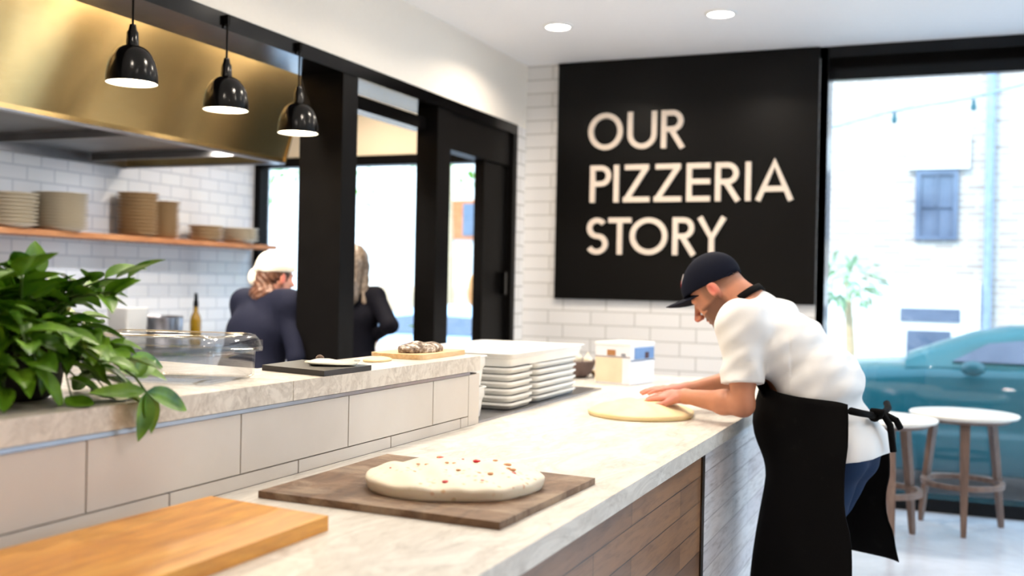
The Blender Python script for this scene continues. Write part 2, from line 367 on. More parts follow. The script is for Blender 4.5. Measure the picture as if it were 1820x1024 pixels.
def letter(ch, x0, x1, z0, z1):
    bm = bmesh.new(); w = .037; h = w/2; kk = [0]; W = x1-x0; Hh = z1-z0
    def S(p, c=False): kk[0] += 1; stroke(bm, p, w, c, 7.245+.0006*kk[0])
    if ch == 'O': S(arc((x0+x1)/2, (z0+z1)/2, W/2-h, Hh/2-h, 0, 360, 40)[:-1], True)
    elif ch == 'U': S([(x0+h, z1), (x0+h, z0+W/2)]+arc((x0+x1)/2, z0+W/2, W/2-h, W/2-h, 180, 360, 20)+[(x1-h, z0+W/2), (x1-h, z1)])
    elif ch in 'PR':
        rb = Hh*.285; S([(x0+h, z0), (x0+h, z1)]); cx = x1-rb if ch == 'P' else x1-rb-.008
        S([(x0+h, z1-h), (cx, z1-h)]+arc(cx, z1-rb, rb-h, rb-h, 90, -90, 16)+[(x0+h, z1-2*rb+h)])
        if ch == 'R': S([(x0+W*.42, z1-2*rb+h), (x1-h*.6, z0)])
    elif ch == 'I': S([((x0+x1)/2, z0), ((x0+x1)/2, z1)])
    elif ch == 'Z': S([(x0+.01, z1-h), (x1-.008, z1-h)]); S([(x1-h*1.15, z1-h*.9), (x0+h*1.15, z0+h*.9)]); S([(x0, z0+h), (x1, z0+h)])
    elif ch == 'E':
        S([(x0+h, z0), (x0+h, z1)])
        for q in (z1-h, (z0+z1)/2+.005, z0+h): S([(x0+h, q), (x1, q)])
    elif ch == 'T': S([(x0, z1-h), (x1, z1-h)]); S([((x0+x1)/2, z0), ((x0+x1)/2, z1-h)])
    elif ch == 'Y': S([(x0+h, z1), ((x0+x1)/2, z0+Hh*.45), (x1-h, z1)]); S([((x0+x1)/2, z0), ((x0+x1)/2, z0+Hh*.5)])
    elif ch == 'A': S([(x0+h, z0), ((x0+x1)/2, z1-.01), (x1-h, z0)]); S([(x0+W*.2, z0+Hh*.3), (x1-W*.2, z0+Hh*.3)])
    elif ch == 'S':
        r = (Hh-w)/4; rx = W/2-h; cx = (x0+x1)/2
        S(arc(cx, z1-h-r, rx*.88, r, 35, 180, 14)+arc(cx, z1-h-r, rx*.88, r, 180, 262, 8)[1:]+arc(cx, z0+h+r, rx, r, 82, 0, 8)+arc(cx, z0+h+r, rx, r, 0, -150, 14)[1:])
    obj('letter', bm, M['letter'], sg)
def sx(px): return -2.4458+(px-1050)*.0040056
for row, z0, z1 in (((('O', 1048, 1112), ('U', 1121, 1174), ('R', 1182, 1223)), 2.391, 2.656), ((('P', 1053, 1092), ('I', 1096, 1108), ('Z', 1115, 1163), ('Z', 1171, 1220), ('E', 1229, 1270), ('R', 1279, 1321), ('I', 1329, 1341), ('A', 1347, 1411)), 2.015, 2.281), ((('S', 1047, 1088), ('T', 1089, 1131), ('O', 1129, 1197), ('R', 1206, 1246), ('Y', 1249, 1300)), 1.642, 1.905)):
    for ch, a, b in row: letter(ch, sx(a), sx(b), z0, z1)

# ------------------------------------------------------------------ half wall and ledge
hw = emp('half_wall', (-1.75, 2.0, 0), 'low dividing wall clad in large beige tiles with dark joints, behind the counter', 'wall')
obj('wall_core', B((-1.89, -1.622, -.6, 3.56, 0, 1.088)), M['grout'], hw)
bm = bmesh.new()
for k in range(-5, 4):
    y0 = 2.145+.502*k; y1 = min(y0+.4995, 3.469-.003)
    if k == 1: y1 = 3.183
    if k == 2: y1 = 0
    if k == 3: y0 = 3.186
    if y1 > y0: box(bm, -1.63, -1.61, y0+.0025, y1, .938, 1.085)
    y0 = 1.891+.505*k; y1 = min(y0+.502, 3.466)
    if y1 > y0: box(bm, -1.63, -1.61, y0+.0025, y1, .901, .9345)
for z in (.785, .632, .479, .326, .173, .02): pass
box(bm, -1.63, -1.61, 3.4705, 3.56, .901, 1.085)
obj('tile_cladding', bm, M['bigtile'], hw, bevel=.0008, seg=1)
obj('metal_strip', B((-1.628, -1.606, -.6, 3.47, 1.087, 1.0965)), M['steel'], hw)
lg = emp('ledge', (-1.8, 2.0, 1.097), 'pale stone ledge capping the tiled dividing wall, holding the plant and boards', 'ledge')
ledge_w = [(-1.607, -.6), (-1.607, 2.36), (-2.5, 2.36), (-2.5, -.6)]
bm = bmesh.new(); prism(bm, ledge_w, 1.0975, 1.15); obj('slab', bm, M['stone_ledge'], lg, bevel=.002)
bm = bmesh.new(); prism(bm, [(-1.607, 2.363), (-1.607, 3.56), (-1.92, 3.56), (-1.92, 2.63), (-2.5, 2.70), (-2.5, 2.363)], 1.0975, 1.15); obj('slab', bm, M['stone_ledge'], lg, bevel=.002)
obj('support', B((-2.48, -2.44, -.5, 2.3, 0, 1.0975)), M['white_paint'], lg)

# ------------------------------------------------------------------ main counter
ct = emp('counter', (-1.2, 2.8, 0), 'long service counter with brown horizontal plank front', 'counter')
obj('carcass', B((-1.61, -.825, -.6, 3.56, 0, .849), (-2.30, -.825, 3.56, 6.0, 0, .849)), M['white_paint'], ct)
obj('plank_panel', B((-.825, -.80, -.6, 3.66, .06, .849)), M['planks'], ct)
o = obj('plank_panel', B((-.825, -.80, 3.70, 6.0, .06, .849)), M['planks_glare'], ct); o['label'] = 'plank panel with window glare painted into its pale colour'
obj('trim_strip', B((-.825, -.794, 3.66, 3.70, 0, .849)), M['dark_trim'], ct)
obj('kickplate', B((-.86, -.84, -.6, 6.0, 0, .06)), M['black'], ct)
bm = bmesh.new(); prism(bm, [(-.769, -.6), (-.769, 6.05), (-2.34, 6.05), (-2.34, 3.561), (-1.609, 3.561), (-1.609, -.6)], .850, .900)
thing('countertop', bm, M['stone'], 'long pale stone countertop with grey veins, edge running towards the baker', 'countertop', bevel=.0025)

# ------------------------------------------------------------------ boards and doughs
bm = bmesh.new(); prism(bm, [(-1.186, 1.878), (-1.524, 1.925), (-1.565, .95), (-1.183, .92)], .9005, .931)
thing('cutting_board', bm, M['bamboo'], 'honey coloured wooden board lying at the near end of the counter', 'cutting board', bevel=.003)
bm = bmesh.new(); prism(bm, [(-1.509, 2.081), (-.871, 2.045), (-.853, 2.632), (-1.511, 2.701)], .9005, .917)
db = thing('cutting_board', bm, M['darkwood'], 'worn dark wooden board dusted with flour, under the studded dough', 'cutting board', bevel=.004)
def blob(cx, cy, z, rx, ry, rot, h, seed, n=72, m=22, amp=.05, edge=(.45, 3, .75)):
    rs = np.random.RandomState(seed); ph = rs.rand(8)*6.28; am = rs.rand(8)*amp/np.arange(1.6, 9.6)
    bm = bmesh.new(); rings = []; e0, pw, sw = edge
    for j in range(m+1):
        t = j/m
        if t < .25: s = 1-.035*(1-t/.25)**2; zz = t/.25*e0    # side wall
        else:
            q = (t-.25)/.75; s = math.cos(q*PI/2)**.9 if q < 1 else 0; s = max(0, 1-q)**sw; zz = e0+(1-e0)*(1-(1-q)**pw)
        ring = []
        for i in range(n):
            a = 2*PI*i/n; r = 1+sum(am[k]*math.cos((k+1)*a+ph[k]) for k in range(8))
            x = rx*r*s*math.cos(a); y = ry*r*s*math.sin(a)
            X = cx+x*math.cos(rot)-y*math.sin(rot); Y = cy+x*math.sin(rot)+y*math.cos(rot)
            bump = .07*math.sin(X*37+seed)*math.cos(Y*31)+.07*math.sin(X*61+Y*53)
            ring.append((X, Y, z+h*(zz*(1+bump*(zz > .4)))))
        rings.append(ring)
    loft(bm, rings[:-1], True, True); return bm
dg = emp('dough', (-1.125, 2.37, .917), 'oval raw flatbread dough studded with red bits on the dark wooden board', 'dough')
obj('dough_body', blob(-1.130, 2.365, .9172, .222, .215, .38, .048, 3, amp=.07, edge=(.62, 3, .7)), M['dough'], dg, smooth='all')
dx, dy = -1.130, 2.365
def topz(x, y):
    a, b = x-dx, y-dy; c, s = math.cos(.38), math.sin(.38); u = (a*c+b*s)/.226; v = (-a*s+b*c)/.222; r = min(1, math.hypot(u, v)); q = 1-r**(1/.75)
    return .9172+.048*(.62+.38*(1-(1-q)**3))
tb = [(-1.22, 2.47, .009, 'r'), (-1.195, 2.46, .006, 't'), (-1.115, 2.46, .011, 'r'), (-1.03, 2.46, .010, 't'), (-1.075, 2.20, .010, 'r'), (-1.005, 2.25, .006, 'r'), (-1.015, 2.32, .008, 't'), (-.975, 2.36, .010, 'r'), (-1.22, 2.28, .008, 't'), (-1.25, 2.52, .01, 't'), (-1.03, 2.29, .005, 'r'), (-1.15, 2.40, .006, 't'), (-1.10, 2.32, .006, 't'), (-.99, 2.40, .009, 't'), (-1.17, 2.56, .009, 't'), (-1.20, 2.35, .007, 't')]+[(-1.13+.17*math.cos(k*2.4)*math.sqrt((k+.5)/14), 2.365+.165*math.sin(k*2.4)*math.sqrt((k+.5)/14), .0035+.0016*(k % 3), 'rtt'[k % 3]) for k in range(14)]
for i, (x, y, r, k) in enumerate(tb):
    bm = bmesh.new(); bmesh.ops.create_icosphere(bm, subdivisions=2, radius=1)
    bmesh.ops.transform(bm, matrix=Matrix.Translation((x, y, topz(x, y)))@Matrix.Rotation(i*1.3, 4, 'Z')@Matrix.Diagonal((r*1.1, r*.9, r*.38, 1)), verts=bm.verts)
    obj('topping', bm, M['tomato'] if k == 'r' else M['toast'], dg, smooth='all')
thing('dough', blob(-1.155, 4.15, .9005, .21, .235, .1, .062, 11, amp=.05, edge=(.3, 1.7, .8)), M['dough2'], "pale yellow pizza dough being pressed under the baker's hands", 'dough', smooth='all')

# ------------------------------------------------------------------ plant
def leaf(bm, p, d, n, L, W, mi=0, bend=.25):
    d = d.normalized(); n = (n-d*n.dot(d)).normalized(); s = d.cross(n); prev = None
    for i in range(9):
        t = i/8; w = W*(math.sin(PI*t**.85)**.75)*(1-.12*t)+.0004; c = p+d*(L*t)-n*(bend*L*t*t)
        row = [bm.verts.new(c+s*(w*k/2)+n*(abs(k)*w*.22)) for k in (-1, -.5, 0, .5, 1)]
        if prev:
            for q in range(4):
                f = bm.faces.new((prev[q], prev[q+1], row[q+1], row[q])); f.material_index = mi; f.smooth = True
        prev = row
pc = Vector((-1.87, 1.68, 1.1505))
pl = emp('potted_plant', pc, 'bushy green leafy plant hanging over the near end of the stone ledge', 'plant')
bm = bmesh.new(); lathe(bm, [(.075, 0), (.105, .02), (.12, .13), (.125, .135), (.118, .14), (.11, .12), (.0001, .12)], pc); obj('pot', bm, M['soil'], pl, smooth=True)
bf = bmesh.new(); bs = bmesh.new(); R_ = random.Random(21)
for i in range(84):
    az = R_.uniform(0, 2*PI); el = R_.uniform(-.15, 1.35) if i > 34 else R_.uniform(-.5, .1)
    ln = R_.uniform(.15, .27) if el < .8 else R_.uniform(.10, .19)
    dr_ = Vector((math.cos(az)*math.cos(el), math.sin(az)*math.cos(el), math.sin(el)))
    if dr_.y > .55 and el < .5: ln *= .8
    st = pc+Vector((R_.uniform(-.05, .05), R_.uniform(-.05, .05), .12)); pts = [st+dr_*(ln*t)+Vector((0, 0, .05*math.sin(PI*t)-.03*t)) for t in (0, .25, .5, .75, 1)]
    tube(bs, pts, [.0035, .003, .0028, .0022, .0015], 6)
    for k in range(6):
        t = .35+.65*k/5; q = st+dr_*(ln*t)+Vector((0, 0, .05*math.sin(PI*t)-.03*t)); a2 = R_.uniform(0, 2*PI)
        side = Vector((math.cos(a2), math.sin(a2), R_.uniform(-.5, .45))); dd = (dr_*.7+side).normalized() if k < 5 else dr_
        leaf(bf, q, dd, Vector((R_.uniform(-.4, .4), R_.uniform(-.4, .4), 1)), R_.uniform(.065, .105), R_.uniform(.040, .062), 1 if R_.random() < .22 else 0, R_.uniform(.05, .45))
# trailing sprig over the front edge of the ledge
sp = [Vector(p) for p in ((-1.76, 1.72, 1.24), (-1.66, 1.76, 1.235), (-1.60, 1.765, 1.205), (-1.575, 1.77, 1.175))]; tube(bs, sp, [.004, .0035, .003, .0025], 6)
for dd, L_, W_, mi in ((Vector((.25, .9, -.35)), .125, .05, 0), (Vector((.1, .25, -1)), .095, .045, 0), (Vector((.15, -.25, -1)), .105, .045, 0), (Vector((-.3, -1, .1)), .12, .034, 1), (Vector((0, .5, .6)), .06, .03, 1), (Vector((-.1, .9, .4)), .09, .035, 0)):
    leaf(bf, sp[3] if dd.z < .3 else sp[2], dd, Vector((1, -.2, .5)), L_, W_, mi, .15)
for q, dd in (((-1.72, 1.62, 1.27), (.3, -.1, -1)), ((-1.70, 1.60, 1.23), (.5, .4, -1)), ((-1.78, 1.95, 1.23), (.2, .9, -.25)), ((-1.80, 1.93, 1.2), (.1, 1, -.2))): leaf(bf, Vector(q), Vector(dd), Vector((1, 0, .6)), .1, .04, 0, .1)
for f in bf.verts:
    if f.co.z < 1.153 and f.co.x < -1.605: f.co.z = 1.153+R_.random()*.002
for f in bs.verts:
    if f.co.z < 1.153 and f.co.x < -1.605: f.co.z = 1.153
obj('stems', bs, M['stem'], pl, smooth='all'); obj('foliage', bf, [M['leaf'], M['leaf_l']], pl, local=False)

# ------------------------------------------------------------------ clear storage box with lid
def rrect(cx, cy, hx, hy, r, rot=0, n=5):
    out = []
    for sx_, sy_, a0 in ((1, 1, 0), (-1, 1, 90), (-1, -1, 180), (1, -1, 270)):
        for i in range(n+1):
            a = math.radians(a0+90*i/n); x = sx_*(hx-r)+r*math.cos(a); y = sy_*(hy-r)+r*math.sin(a)
            out.append((cx+x*math.cos(rot)-y*math.sin(rot), cy+x*math.sin(rot)+y*math.cos(rot)))
    return out
def rloft(bm, levels, cx, cy, hx, hy, r, rot, caps=False):
    loft(bm, [[(x, y, z) for x, y in rrect(cx, cy, hx+o, hy+o, r, rot)] for o, z in levels], True, caps)
rot = math.radians(10.2); ex = Vector((math.cos(rot), math.sin(rot))); ey = Vector((-math.sin(rot), math.cos(rot)))
cN = Vector((-1.69, 2.118)); cc_ = cN-ex*.205+ey*.135
cb = emp('storage_box', (cc_.x, cc_.y, 1.15), 'clear plastic food container with clipped lid on the stone ledge', 'container')
bm = bmesh.new(); hx, hy = .205, .135
rloft(bm, [(-.012, 1.1515), (-.002, 1.16), (0, 1.226), (.008, 1.228), (.008, 1.231), (-.003, 1.231), (-.006, 1.163), (-.014, 1.156)], cc_.x, cc_.y, hx, hy, .02, rot)
fs = [v for v in bm.verts if abs(v.co.z-1.1515) < 1e-5]; bm.faces.new(fs[:24]); fs = [v for v in bm.verts if abs(v.co.z-1.156) < 1e-5]; bm.faces.new(fs[:24]); obj('box_body', bm, M['clear'], cb, smooth=True)
bm = bmesh.new()
rloft(bm, [(.014, 1.224), (.016, 1.235), (.013, 1.238), (.010, 1.252), (.0, 1.268), (-.012, 1.272), (-.02, 1.268), (-.035, 1.268), (-.04, 1.262)], cc_.x, cc_.y, hx, hy, .025, rot)
fs = [v for v in bm.verts if abs(v.co.z-1.262) < 1e-5]; bm.faces.new(fs[:24])
rloft(bm, [(.011, 1.224), (.010, 1.250), (-.003, 1.265)], cc_.x, cc_.y, hx, hy, .025, rot)
obj('lid', bm, M['clear'], cb, smooth=True)
for s in (-1, 1):
    p = cN+ey*(.135+s*.115)+ex*.014
    obj('clip', B((p.x-.004, p.x+.004, p.y-.008, p.y+.008, 1.225, 1.255)), M['clear'], cb, bevel=.002)

# ------------------------------------------------------------------ things on the ledge
bm = bmesh.new(); prism(bm, [(-1.611, 2.515), (-1.609, 2.77), (-1.895, 2.83), (-1.87, 2.585)], 1.1505, 1.166)
thing('slate_board', bm, simple('slate', (.17, .15, .145), .35, 0, .02), 'dark slate serving board on the edge of the stone ledge', 'board', bevel=.0015)
bm = bmesh.new(); secs = []
for i in range(15):
    t = i/14; x = -1.755+.12*t; row = []
    for k in range(12):
        a = 2*PI*k/12; wv = .035*(1-.5*abs(2*t-1)**2); row.append((x+.01*math.sin(a*2), 2.665+.05*t+wv*math.cos(a)*1.4, 1.1735+.007*math.sin(a)+.006*math.sin(t*7)*(math.cos(a) > 0)))
    secs.append(row)
loft(bm, secs); thing('folded_cloth', bm, cloth('folded_linen', (.93, .90, .82)), 'crumpled cream cloth lying on the slate board', 'cloth', smooth='all')
bm = bmesh.new(); bmesh.ops.create_icosphere(bm, subdivisions=2, radius=.014); bmesh.ops.translate(bm, verts=bm.verts, vec=(-1.752, 2.71, 1.181)); bmesh.ops.scale(bm, verts=bm.verts, vec=(1, 1, 1))
thing('walnut', bm, simple('brown_nut', (.34, .24, .16), .6, 0, .1, 90), 'small brown nut beside the crumpled cloth on the slate board', 'nut', smooth='all')
thing('flatbread', blob(-1.79, 3.12, 1.1505, .045, .085, .25, .012, 4, 32, 12), M['dough2'], 'small pale flatbread on the stone ledge between slate and wooden boards', 'bread', smooth='all')
bm = bmesh.new(); prism(bm, rrect(-1.775, 3.42, .095, .19, .03, .02), 1.1505, 1.168); thing('serving_board', bm, M['boardwood'], 'pale wooden serving board with rounded corners, under the dusted loaf', 'serving board', bevel=.003)
bm = bmesh.new(); prism(bm, rrect(-1.905, 3.47, .03, .16, .02, .02), 1.1505, 1.163); thing('serving_board', bm, M['boardwood'], 'thin wooden paddle lying behind the serving board on the ledge', 'serving board', bevel=.003)
t = NT('dusted_crust'); f = t.noise(t.coord(), 40, 5, .7); t.base(t.ramp(f, [(.40, (.30, .22, .17)), (.52, (.62, .55, .48)), (.62, (.93, .91, .88))])); t.set(Roughness=.8); t.bump(f, .8, .01)
thing('loaf', blob(-1.775, 3.40, 1.1685, .065, .135, .05, .035, 8, 40, 14, .12, (.5, 2, .7)), t.m, 'dark crusted loaf dusted with white flour on the serving board', 'bread', smooth='all')

# ------------------------------------------------------------------ dough trays
thing('tray_mat', B((-2.12, -1.612, 3.57, 5.05, .9005, .908)), M['steel'], 'grey steel mat under the stacked white dough trays', 'mat', bevel=.002)
def tray(cx, cy, z, hx, hy, h, label, grp=None, name='dough_tray', flare=.012):
    bm = bmesh.new(); r = .035
    rloft(bm, [(-.018, z), (-.012, z+.003), (-.006, z+h*.55), (-.004, z+h*.62), (0, z+h*.66), (0, z+h-.006), (flare, z+h-.004), (flare, z+h), (-.004, z+h), (-.010, z+h*.6), (-.02, z+.008)], cx, cy, hx, hy, r, 0)
    for zz in (z, z+.008):
        fs = [v for v in bm.verts if abs(v.co.z-zz) < 1e-6]; bm.faces.new(fs[:24])
    o = obj(name, bm, M['white_plastic'], smooth=True); return recentre(tag(o, label, 'tray', grp))
for i in range(6):
    tray(-1.865, 4.045, .909+.0285*i, .232, .135, .0275, f'white dough tray in the nearer stack, {ordinal(5-i)} of that stack counted down', 'white dough trays on the counter', flare=.0)
    tray(-1.875, 4.50, .909+.0285*i, .232, .265, .0275, f'white dough tray in the farther stack, {ordinal(5-i)} of that stack counted down', 'white dough trays on the counter', flare=.0)
tray(-1.89, 4.36, 1.081, .26, .45, .056, 'large open white tub lying across the top of both tray stacks', name='dough_tub')
for i in range(2): tray(-1.77, 3.655, .909+.118*i, .125, .06, .116, ('narrow white bin standing at the end of the tiled half wall', 'narrow white bin stacked on another at the end of the tiled half wall')[i], 'narrow white bins', name='plastic_bin', flare=.006)

# bowl, garlic, plant pot, box with cards
bm = bmesh.new(); lathe(bm, [(.055, 0), (.085, .02), (.115, .09), (.122, .095), (.116, .099), (.105, .09), (.06, .02), (.0001, .015)], (-1.95, 5.62, .9005)); thing('clay_bowl', bm, M['bowl'], 'dark clay bowl behind the white trays on the counter', 'bowl', smooth=True)
for i, (x, y, z, r) in enumerate(((-1.965, 5.60, 1.005, .043), (-1.885, 5.64, .995, .028), (-1.965, 5.70, 1.0, .026))):
    bm = bmesh.new(); lathe(bm, [(.0004, -r*.9), (r*.7, -r*.7), (r, 0), (r*.75, r*.6), (r*.25, r*1.1), (r*.15, r*1.7), (.0004, r*1.75)], (x, y, z), 16); thing('garlic_bulb', bm, M['garlic'], ('big pale garlic bulb heaped at the top of the clay bowl', 'pale garlic bulb at the right side of the clay bowl', 'pale garlic bulb at the back of the clay bowl')[i], 'garlic', 'garlic in the clay bowl', smooth=True)
bm = bmesh.new(); lathe(bm, [(.05, 0), (.09, .01), (.10, .035), (.085, .035), (.04, .012), (.0001, .01)], (-1.80, 5.74, .9005)); thing('wooden_dish', bm, M['kraft'], 'low brown dish between the clay bowl and the carton', 'dish', smooth=True)
bm = bmesh.new(); lathe(bm, [(.0004, -.045), (.035, -.04), (.05, 0), (.036, .042), (.0004, .05)], (-1.80, 5.73, .99), 16); thing('avocado', bm, M['leaf_l'], 'green fruit standing in the low brown dish', 'fruit', smooth='all')
bx = emp('carton', (-1.60, 5.48, .9), 'white carton with small pictures printed on its sides, on the far counter', 'box', rz=0)
a = Vector((-1.543, 5.315)); e1 = Vector((-.86, .20)).normalized(); e2 = Vector((.20, .86)).normalized()
Mx = Matrix(((e1.x, e2.x, 0, a.x), (e1.y, e2.y, 0, a.y), (0, 0, 1, .9005), (0, 0, 0, 1)))
bm = bmesh.new(); box(bm, 0, .215, 0, .26, 0, .212, Mx); obj('carton_body', bm, M['white_paint'], bx, bevel=.008)
bm = bmesh.new(); box(bm, -.003, .218, -.003, .263, .205, .222, Mx); obj('carton_lid', bm, M['white_plastic'], bx, bevel=.006)
def card(name, u0, u1, z0, z1, side, c, dd=.003):
    bm = bmesh.new()
    if side == 'f': box(bm, u0, u1, -dd, -.0005, z0, z1, Mx)
    else: box(bm, -dd, -.0005, u0, u1, z0, z1, Mx)
    obj(name, bm, simple(name+'_ink', c, .5, 0, .02), bx)
card('printed_panel', .05, .212, .012, .142, 'f', (.86, .79, .68)); card('picture', .09, .14, .152, .182, 'f', (.66, .46, .28)); card('picture', .03, .055, .150, .165, 'f', (.55, .56, .60)); card('stripe', 0.0, .215, .143, .148, 'f', (.55, .52, .55))
card('picture', .04, .25, .135, .195, 'r', (.42, .55, .74)); card('printed_panel', .045, .13, .01, .11, 'r', (.95, .95, .97), .004); card('printed_panel', .15, .25, .03, .13, 'r', (.95, .95, .97), .004); card('stripe', .0, .26, .125, .131, 'r', (.40, .45, .55), .0045); card('picture', .15, .19, .136, .17, 'r', (.25, .10, .14), .0045)
# leafy sprig behind the baker's arm
hb = emp('herb_pot', (-1.08, 5.82, .9), "small herb pot mostly hidden behind the baker's sleeve, one leaf showing", 'plant')
bm = bmesh.new(); lathe(bm, [(.04, 0), (.055, .1), (.05, .1), (.0001, .09)], (-1.08, 5.82, .9005), 20); obj('pot', bm, M['bowl'], hb, smooth=True)
bm = bmesh.new()
for i in range(9): leaf(bm, Vector((-1.08, 5.82, 1.0)), Vector((math.cos(i*.7), math.sin(i*.7)*.6, .6)) if i else Vector((-1, 0, .6)), Vector((0, 0, 1)), .10, .045, 0, .2)
obj('foliage', bm, M['leaf'], hb)

# ------------------------------------------------------------------ kitchen
cn = emp('kitchen_hood', (-4.6, 4.3, 2.17), 'brushed stainless extractor canopy above the kitchen shelf', 'extractor hood')
Y0, Y1 = -.5, 5.76
bm = bmesh.new()   # sloping front skin
loft(bm, [[(-4.02, y, 2.172), (-4.02, y, 2.20), (-3.78, y, 2.98), (-3.80, y, 2.98), (-4.04, y, 2.20), (-4.04, y, 2.172)] for y in (Y0, Y1)]); obj('front_panel', bm, M['hood'], cn)
bm = bmesh.new(); prism2 = [(-4.02, 2.172), (-3.79, 2.98), (-5.37, 2.98), (-5.37, 2.172)]
loft(bm, [[(x, y, z) for x, z in prism2] for y in (Y1-.002, Y1+.012)]); obj('end_panel', bm, M['hood'], cn)
obj('baffle_filters', B((-5.37, -4.04, Y0, Y1-.003, 2.225, 2.24), *[(-5.3, -4.1, 5.4-.9*k, 5.43-.9*k, 2.18, 2.225) for k in range(6)]), M['hood_in'], cn)
obj('lower_rim', B((-4.06, -4.015, Y0, Y1, 2.165, 2.175), (-5.37, -4.03, Y1-.03, Y1+.013, 2.165, 2.175), (-5.37, -5.33, Y0, Y1, 2.165, 2.225)), M['steel'], cn)
for yy in (2.6, 4.0, 5.3):  # added lamps, brighten the tiled wall beneath the hood
    hl = obj('added_hood_lamp', B((-4.33, -4.25, yy-.05, yy+.05, 2.218, 2.225)), M['down'], cn)
    ld = bpy.data.lights.new('hood_fill_light', 'AREA'); ld.shape = 'RECTANGLE'; ld.size = .08; ld.size_y = .10; ld.energy = 18; ld.color = (1, .95, .9)
    lo = bpy.data.objects.new('hood_fill_light', ld); COL.objects.link(lo); lo.parent = cn; lo.location = Vector((-4.29, yy, 2.215))-cn.location
sh = emp('wall_shelf', (-5.2, 5.5, 1.655), 'long wooden shelf with stacked plates on the tiled kitchen wall', 'shelf')
obj('shelf_board', B((XK+.001, -5.10, 2.5, 7.22, 1.655, 1.69)), M['shelfwood'], sh, bevel=.003)
def stack(cx, cy, r, h, n, mat, name, lab, cat, grp, z0=1.6905):
    bm = bmesh.new(); lathe(bm, [(r*.55, 0), (r*.62, h*.2), (r*.97, h*.95), (r, h*1.15), (r*.96, h*1.25), (r*.6, h*.5), (.0001, h*.45)], (0, 0, 0), 36)
    p = obj(name, bm, mat, smooth=True, local=True)
    for i in range(n):
        o = p if i == 0 else p.copy()
        if i: COL.objects.link(o)
        o.location = (cx+random.uniform(-.003, .003), cy+random.uniform(-.003, .003), z0+h*i*1.0)
        tag(o, lab % ordinal(n-1-i), cat, grp)
stack(-5.20, 4.66, .165, .0225, 9, M['plate_w'], 'plate', 'cream plate in the leftmost stack on the shelf, %s counted down', 'plate', 'plates in the leftmost shelf stack')
stack(-5.20, 5.045, .17, .0195, 12, M['plate_w'], 'plate', 'cream plate in the wide stack left of the tan bowls, %s counted down', 'plate', 'plates in the wide shelf stack')
stack(-5.21, 5.745, .14, .0245, 12, M['plate_b'], 'bowl', 'tan bowl in the tallest stack on the shelf, %s counted down', 'bowl', 'tan bowls in the tallest stack')
stack(-5.24, 6.035, .115, .0235, 11, M['plate_b'], 'bowl', 'tan bowl in the narrower stack just right of the tallest, %s counted down', 'bowl', 'tan bowls in the narrower stack')
stack(-5.20, 6.45, .13, .027, 4, M['kraft'], 'bowl', 'brown bowl in the low stack near the window, %s counted down', 'bowl', 'brown bowls in the low stack')
stack(-5.20, 6.86, .15, .028, 4, M['plate_w'], 'bowl', 'white bowl at the window end of the shelf, %s counted down', 'bowl', 'white bowls at the window end')
kw = emp('kitchen_worktop', (-5.0, 4.4, 0), 'steel worktop along the tiled kitchen wall', 'worktop')
obj('worktop_slab', B((XK+.002, -4.68, 1.0, 7.2, .90, .94)), M['steel'], kw, bevel=.003); obj('cabinet', B((XK+.002, -4.74, 1.0, 7.2, 0, .90)), M['white_paint'], kw)
bo = emp('oil_bottle', (-4.95, 6.05, .9405), 'yellow oil bottle with black pourer on the kitchen worktop', 'bottle')
bm = bmesh.new(); lathe(bm, [(.036, 0), (.04, .01), (.04, .17), (.034, .2), (.018, .235), (.016, .27), (.016, .28), (.0005, .281)], (-4.95, 6.05, .9405), 24); obj('bottle_body', bm, M['oil'], bo, smooth=True)
bm = bmesh.new(); lathe(bm, [(.018, .27), (.018, .30), (.013, .315), (.011, .365), (.0005, .366)], (-4.95, 6.05, .9405), 16); obj('pourer', bm, M['black'], bo, smooth=True)
bm = bmesh.new(); lathe(bm, [(.14, 0), (.15, .01), (.15, .20), (.158, .205), (.15, .21), (.142, .2), (.142, .02), (.0005, .018)], (-4.98, 5.72, .9405), 36); thing('stock_pot', bm, M['steel'], 'wide steel pot on the kitchen worktop left of the oil bottle', 'pot', smooth=True)
bm = bmesh.new(); rloft(bm, [(-.01, .9405), (0, .95), (.008, 1.20), (.014, 1.21), (.0, 1.215), (-.01, 1.2)], -4.93, 5.36, .08, .09, .02, 0, True); thing('plastic_tub', bm, M['white_plastic'], 'white plastic tub on the kitchen worktop beside the steel pot', 'tub', smooth=True)

